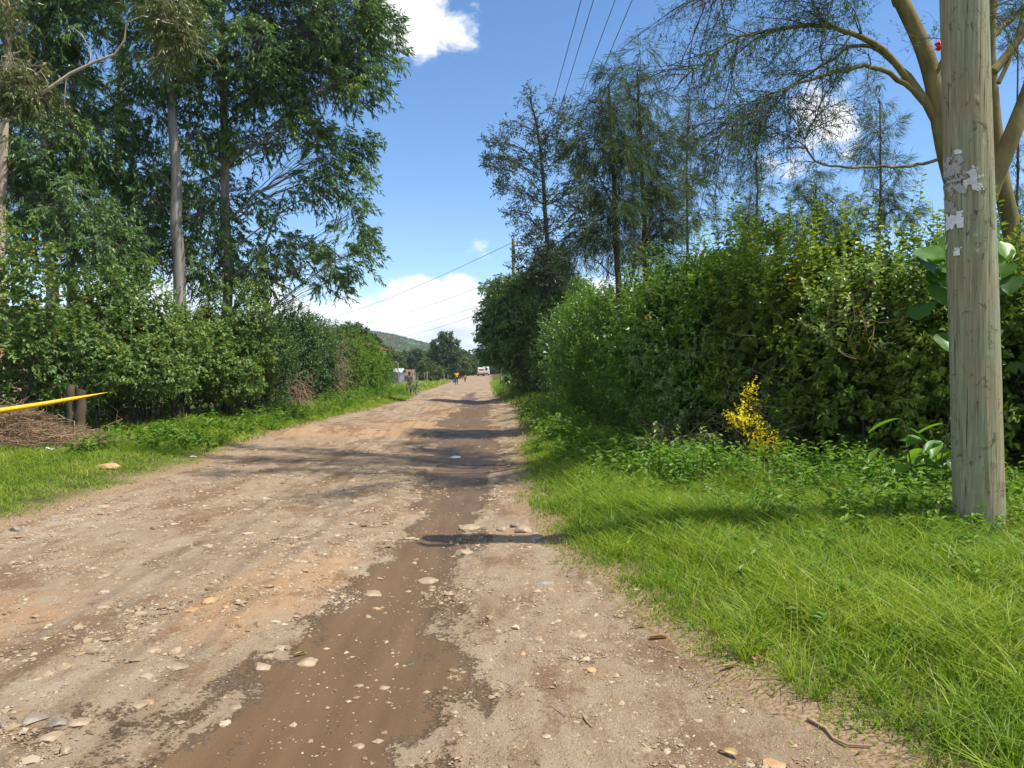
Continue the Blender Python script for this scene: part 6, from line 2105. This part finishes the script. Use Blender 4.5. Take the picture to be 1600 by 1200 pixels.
def person(label, x, y, rz, hgt, shirt, trousers, pose, group=None, cap=None):
    root = thing('person', label, 'person', group)
    root.location = (x, y, gz(x, y) + .005); root.rotation_euler = (0, 0, rz); 
    k = hgt / 1.72
    J = {'pelvis': (0, 0, .92, .12), 'belly': (0, .005, 1.06, .115), 'chest': (0, .0, 1.24, .135), 'collar': (0, -.01, 1.40, .10), 'neck': (0, .0, 1.47, .055), 'jaw': (0, .015, 1.545, .062), 'skull': (0, .0, 1.62, .092), 'crown': (0, -.005, 1.68, .06)}
    Bn = [('pelvis', 'belly'), ('belly', 'chest'), ('chest', 'collar'), ('collar', 'neck'), ('neck', 'jaw'), ('jaw', 'skull'), ('skull', 'crown')]
    for s, nm in ((-1, 'l'), (1, 'r')):
        hip = (s * .10, 0, .88)
        kn, an, toe = pose['leg_' + nm]
        J['hip' + nm] = (*hip, .088); J['knee' + nm] = (*kn, .057); J['calf' + nm] = (kn[0] * .65 + an[0] * .35, kn[1] * .65 + an[1] * .35 - .01, kn[2] * .65 + an[2] * .35, .055)
        J['ank' + nm] = (*an, .036); J['toe' + nm] = (*toe, .034)
        Bn += [('pelvis', 'hip' + nm), ('hip' + nm, 'knee' + nm), ('knee' + nm, 'calf' + nm), ('calf' + nm, 'ank' + nm), ('ank' + nm, 'toe' + nm)]
        el, wr = pose['arm_' + nm]
        J['sh' + nm] = (s * .17, -.01, 1.385, .058); J['el' + nm] = (*el, .040); J['wr' + nm] = (*wr, .027)
        d = norm(np.array(wr) - np.array(el))
        palm = np.array(wr) + d * .05
        J['palm' + nm] = (*palm, .030, .018)
        Bn += [('collar', 'sh' + nm), ('sh' + nm, 'el' + nm), ('el' + nm, 'wr' + nm), ('wr' + nm, 'palm' + nm)]
        side = norm(np.cross(d, (s * 1.0, .15, 0)))
        inn = norm(np.cross(side, d)) * s
        for f in range(4):
            kk = palm + d * .045 + side * (.026 * (f - 1.5) / 1.5)
            t1 = kk + d * (.035 - .004 * abs(f - 1.3)) - inn * .008
            t2 = t1 + d * .024 - inn * .018
            J['k%s%d' % (nm, f)] = (*kk, .0095); J['m%s%d' % (nm, f)] = (*t1, .0088); J['t%s%d' % (nm, f)] = (*t2, .0075)
            Bn += [('palm' + nm, 'k%s%d' % (nm, f)), ('k%s%d' % (nm, f), 'm%s%d' % (nm, f)), ('m%s%d' % (nm, f), 't%s%d' % (nm, f))]
        a1 = palm + side * .034 - inn * .006; a2 = a1 + d * .030 + side * .014
        J['th' + nm] = (*a1, .0105); J['tt' + nm] = (*a2, .009)
        Bn += [('palm' + nm, 'th' + nm), ('th' + nm, 'tt' + nm)]
    sc = lambda D: {n: tuple(q * k for q in v) for n, v in D.items()}
    J2 = sc(J)
    skin_mesh('body', J2, Bn, M['skin'], root)
    def cloth(nm, keys, grow, mat, cut=None):
        Jc = {}
        for q, e in keys:
            v = J[q]
            Jc[q] = (*v[:3], v[3] + (e if e is not None else grow))
        bb = [(a, b) for a, b in Bn if a in Jc and b in Jc]
        if cut:
            for a, b, f, r in cut:
                va, vb = np.array(J[a][:3]), np.array(J[b][:3])
                Jc[a + '_c'] = (*(va + (vb - va) * f), r)
                bb.append((a, a + '_c'))
        skin_mesh(nm, sc(Jc), bb, mat, root, 2)
    cloth('shirt', [('pelvis', .022), ('belly', .02), ('chest', .018), ('collar', .006), ('shl', .018), ('shr', .018)], .02, shirt, [('shl', 'ell', .75, .058), ('shr', 'elr', .75, .058)])
    cloth('trousers', [('pelvis', .014), ('hipl', .016), ('hipr', .016), ('kneel', .02), ('kneer', .02), ('calfl', .012), ('calfr', .012)], .02, trousers, [('calfl', 'ankl', .8, .052), ('calfr', 'ankr', .8, .052)])
    for nm in 'lr':
        a, t = np.array(J['ank' + nm][:3]), np.array(J['toe' + nm][:3])
        skin_mesh('shoe', sc({'h': (*(a - (t - a) * .35 + (0, 0, -.035)), .036), 'm': (*(a * .5 + t * .5 - (0, 0, .01)), .042), 't': (*t, .036)}), [('h', 'm'), ('m', 't')], M['shoe'], root, 1)
    V, F = ico(3)
    Vh = V * (.098, .108, .092) + (0, -.012, 1.645)
    kp = (Vh[F].mean(1)[:, 2] > 1.625) | (Vh[F].mean(1)[:, 1] < -.045) & (Vh[F].mean(1)[:, 2] > 1.58)
    Geo().add(Vh * k, F[kp], smooth=True).build('hair', cap or M['hair'], root)
    g = Geo()
    g.add((V * (.011, .018, .02) + (0, .098, 1.585)) * k, F)
    for s in (-1, 1):
        g.add((V * (.014, .022, .03) + (s * .094, 0, 1.60)) * k, F)
    g.build('face', M['skin'], root)
    g = Geo()
    for s in (-1, 1):
        g.add((V * (.013, .006, .007) + (s * .034, .088, 1.612)) * k, F)
    g.add((V * (.026, .006, .007) + (0, .078, 1.545)) * k, F)
    g.build('eyes_and_mouth', M['ink'], root)
    return root


M['skin'] = plain_mat('dark_brown_skin', (0.075, 0.038, 0.022), .5, .08)
M['hair'] = plain_mat('black_hair', (0.012, 0.011, 0.010), .8, .2, 40)
M['shoe'] = plain_mat('dark_shoe', (0.03, 0.025, 0.022), .6, .1)
M['yellow_cloth'] = plain_mat('yellow_shirt', (0.78, 0.42, 0.015), .8, .06)
M['orange_cloth'] = plain_mat('orange_red_top', (0.72, 0.13, 0.05), .8, .06)
M['dark_cloth'] = plain_mat('dark_slate_trousers', (0.035, 0.045, 0.055), .8, .1)
M['olive_cloth'] = plain_mat('grey_olive_jacket', (0.15, 0.16, 0.11), .85, .15)
M['khaki_cloth'] = plain_mat('greenish_grey_trousers', (0.17, 0.18, 0.12), .85, .15)

walk = {'leg_l': ((-.10, .10, .50), (-.10, -.02, .085), (-.11, .12, .04)), 'leg_r': ((.10, .0, .48), (.10, -.24, .13), (.10, -.16, .04)),
        'arm_l': ((-.26, -.03, 1.12), (-.27, .02, .87)), 'arm_r': ((.27, .04, 1.13), (.25, .16, .92))}
stand = {'leg_l': ((-.11, .06, .50), (-.11, .0, .085), (-.12, .13, .04)), 'leg_r': ((.11, .14, .49), (.11, .10, .085), (.12, .23, .04)),
         'arm_l': ((-.27, .03, 1.13), (-.24, .26, 1.02)), 'arm_r': ((.30, .10, 1.15), (.36, .33, 1.05))}
xw = float(P(713.5, 600, 91)[0])
person('person in a yellow shirt and dark trousers walking away with a blue bag', xw, 91, .05, 1.74, M['yellow_cloth'], M['dark_cloth'], walk)
xk = float(P(726.8, 595, 118)[0])
person('small person in an orange red top walking ahead of the one in yellow', xk, 118, -.05, 1.28, M['orange_cloth'], M['dark_cloth'], walk)


def bag(x, y):
    g = Geo()
    V, F = ico(3)
    V = V.copy()
    V = V * (.17, .09, .24)
    V[:, 0] *= (1.0 - .55 * np.clip(V[:, 2] / .24, 0, 1)); V += .012 * noise3(V[:, 0] * 20, V[:, 1] * 20, V[:, 2] * 20, 9)[:, None]
    root = thing('shopping_bag', 'bright blue carrier bag hanging from the hand of the person in yellow', 'bag')
    root.location = (x, y, gz(x, y))
    g.add(V + (0, 0, .52), F, smooth=True).build('pouch', plain_mat('blue_plastic', (0.02, 0.27, 0.62), .4, .08), root)
    g = Geo()
    for s in (-1, 1):
        tube(g, [(s * .05, 0, .72), (s * .025, 0, .79), (0, 0, .84)], .006, 6)
    g.build('handle', M['blue'], root)


M['blue'] = plain_mat('blue_handle', (0.02, 0.22, 0.5), .5, .05)
bag(xw - .30, 91.02)

YB = 52.0
xb = float(P(639.5, 615, YB)[0])
person('person in a grey olive jacket wheeling a bicycle towards us at the roadside', xb, YB, math.pi - .15, 1.56, M['olive_cloth'], M['khaki_cloth'], stand)


def bicycle(x, y, rz, lean):
    root = thing('bicycle', 'dark bicycle held upright by the person in the grey olive jacket', 'bicycle')
    root.location = (x, y, gz(x, y)); root.rotation_euler = (0, lean, rz)
    blk = M['ink']
    R_ = .34
    for yy in (-.52, .52):
        g = Geo()
        a = np.linspace(0, 2 * np.pi, 33)
        tube(g, np.stack([0 * a, yy + R_ * np.cos(a) * .93, R_ + R_ * np.sin(a) * .93], -1), .008, 6, cap=False)
        A = np.tile(np.array([[0, yy, R_]]), (18, 1)); b = np.arange(18) / 18 * 2 * np.pi
        sticks(g, A, np.stack([0 * b, yy + .31 * np.cos(b), R_ + .31 * np.sin(b)], -1), .0015, .0015, 3)
        wh = g.build('wheel', M['steel'], root)
        g = Geo()
        tube(g, np.stack([0 * a, yy + R_ * .97 * np.cos(a), R_ + R_ * .97 * np.sin(a)], -1), .021, 8, cap=False)
        g.build('tyre', blk, wh)
    g = Geo()
    bb, st, hd = (0, -.08, .30), (0, -.22, .80), (0, .36, .86)
    for a, b in ((bb, st), (st, hd), (bb, (0, .39, .72)), (bb, (0, -.52, .34)), (st, (0, -.52, .34)), ((0, .35, .92), (0, .40, .66)), ((.04, .40, .68), (.05, .52, .34)), ((-.04, .40, .68), (-.05, .52, .34))):
        tube(g, [a, b], .016, 8)
    g.build('frame', M['bike'], root)
    g = Geo()
    tube(g, [(-.30, .24, .98), (-.20, .32, 1.0), (0, .35, .97), (.20, .32, 1.0), (.30, .24, .98)], .013, 8)
    g.build('handlebar', M['steel'], root)
    g = Geo(); V, F = ico(2)
    g.add(V * (.08, .14, .035) + (0, -.25, .88), F, smooth=True)
    g.build('saddle', blk, root)
    g = Geo()
    tube(g, [(-.12, -.05, .18), (0, -.08, .30), (.12, -.11, .42)], .012, 6); box(g, .08, .17, -.15, -.07, .41, .44); box(g, -.17, -.08, -.09, -.01, .16, .19)
    g.build('pedal_crank', M['steel'], root)
    g = Geo(); box(g, -.08, .08, -.72, -.34, .70, .73)
    g.build('carrier', M['steel'], root)


M['bike'] = plain_mat('dark_green_frame', (0.03, 0.045, 0.035), .4, .05)
bicycle(xb + .36, YB - .25, math.pi - .18, -.14)
print('all', time.time() - T0)


# ------------------------------------------------------------------ air
def haze():
    g = Geo()
    box(g, -1150, 1150, -90, 1650, -14, 95)
    m, nt, out = mat_nodes('haze')
    v = nt.nodes.new('ShaderNodeVolumePrincipled')
    v.inputs['Color'].default_value = (.80, .88, 1.0, 1)
    v.inputs['Density'].default_value = HAZE
    nt.links.new(v.outputs[0], out.inputs['Volume'])
    tag(g.build('haze', m), 'thin pale haze in the air', kind='stuff')


HAZE = 0.00020
haze()
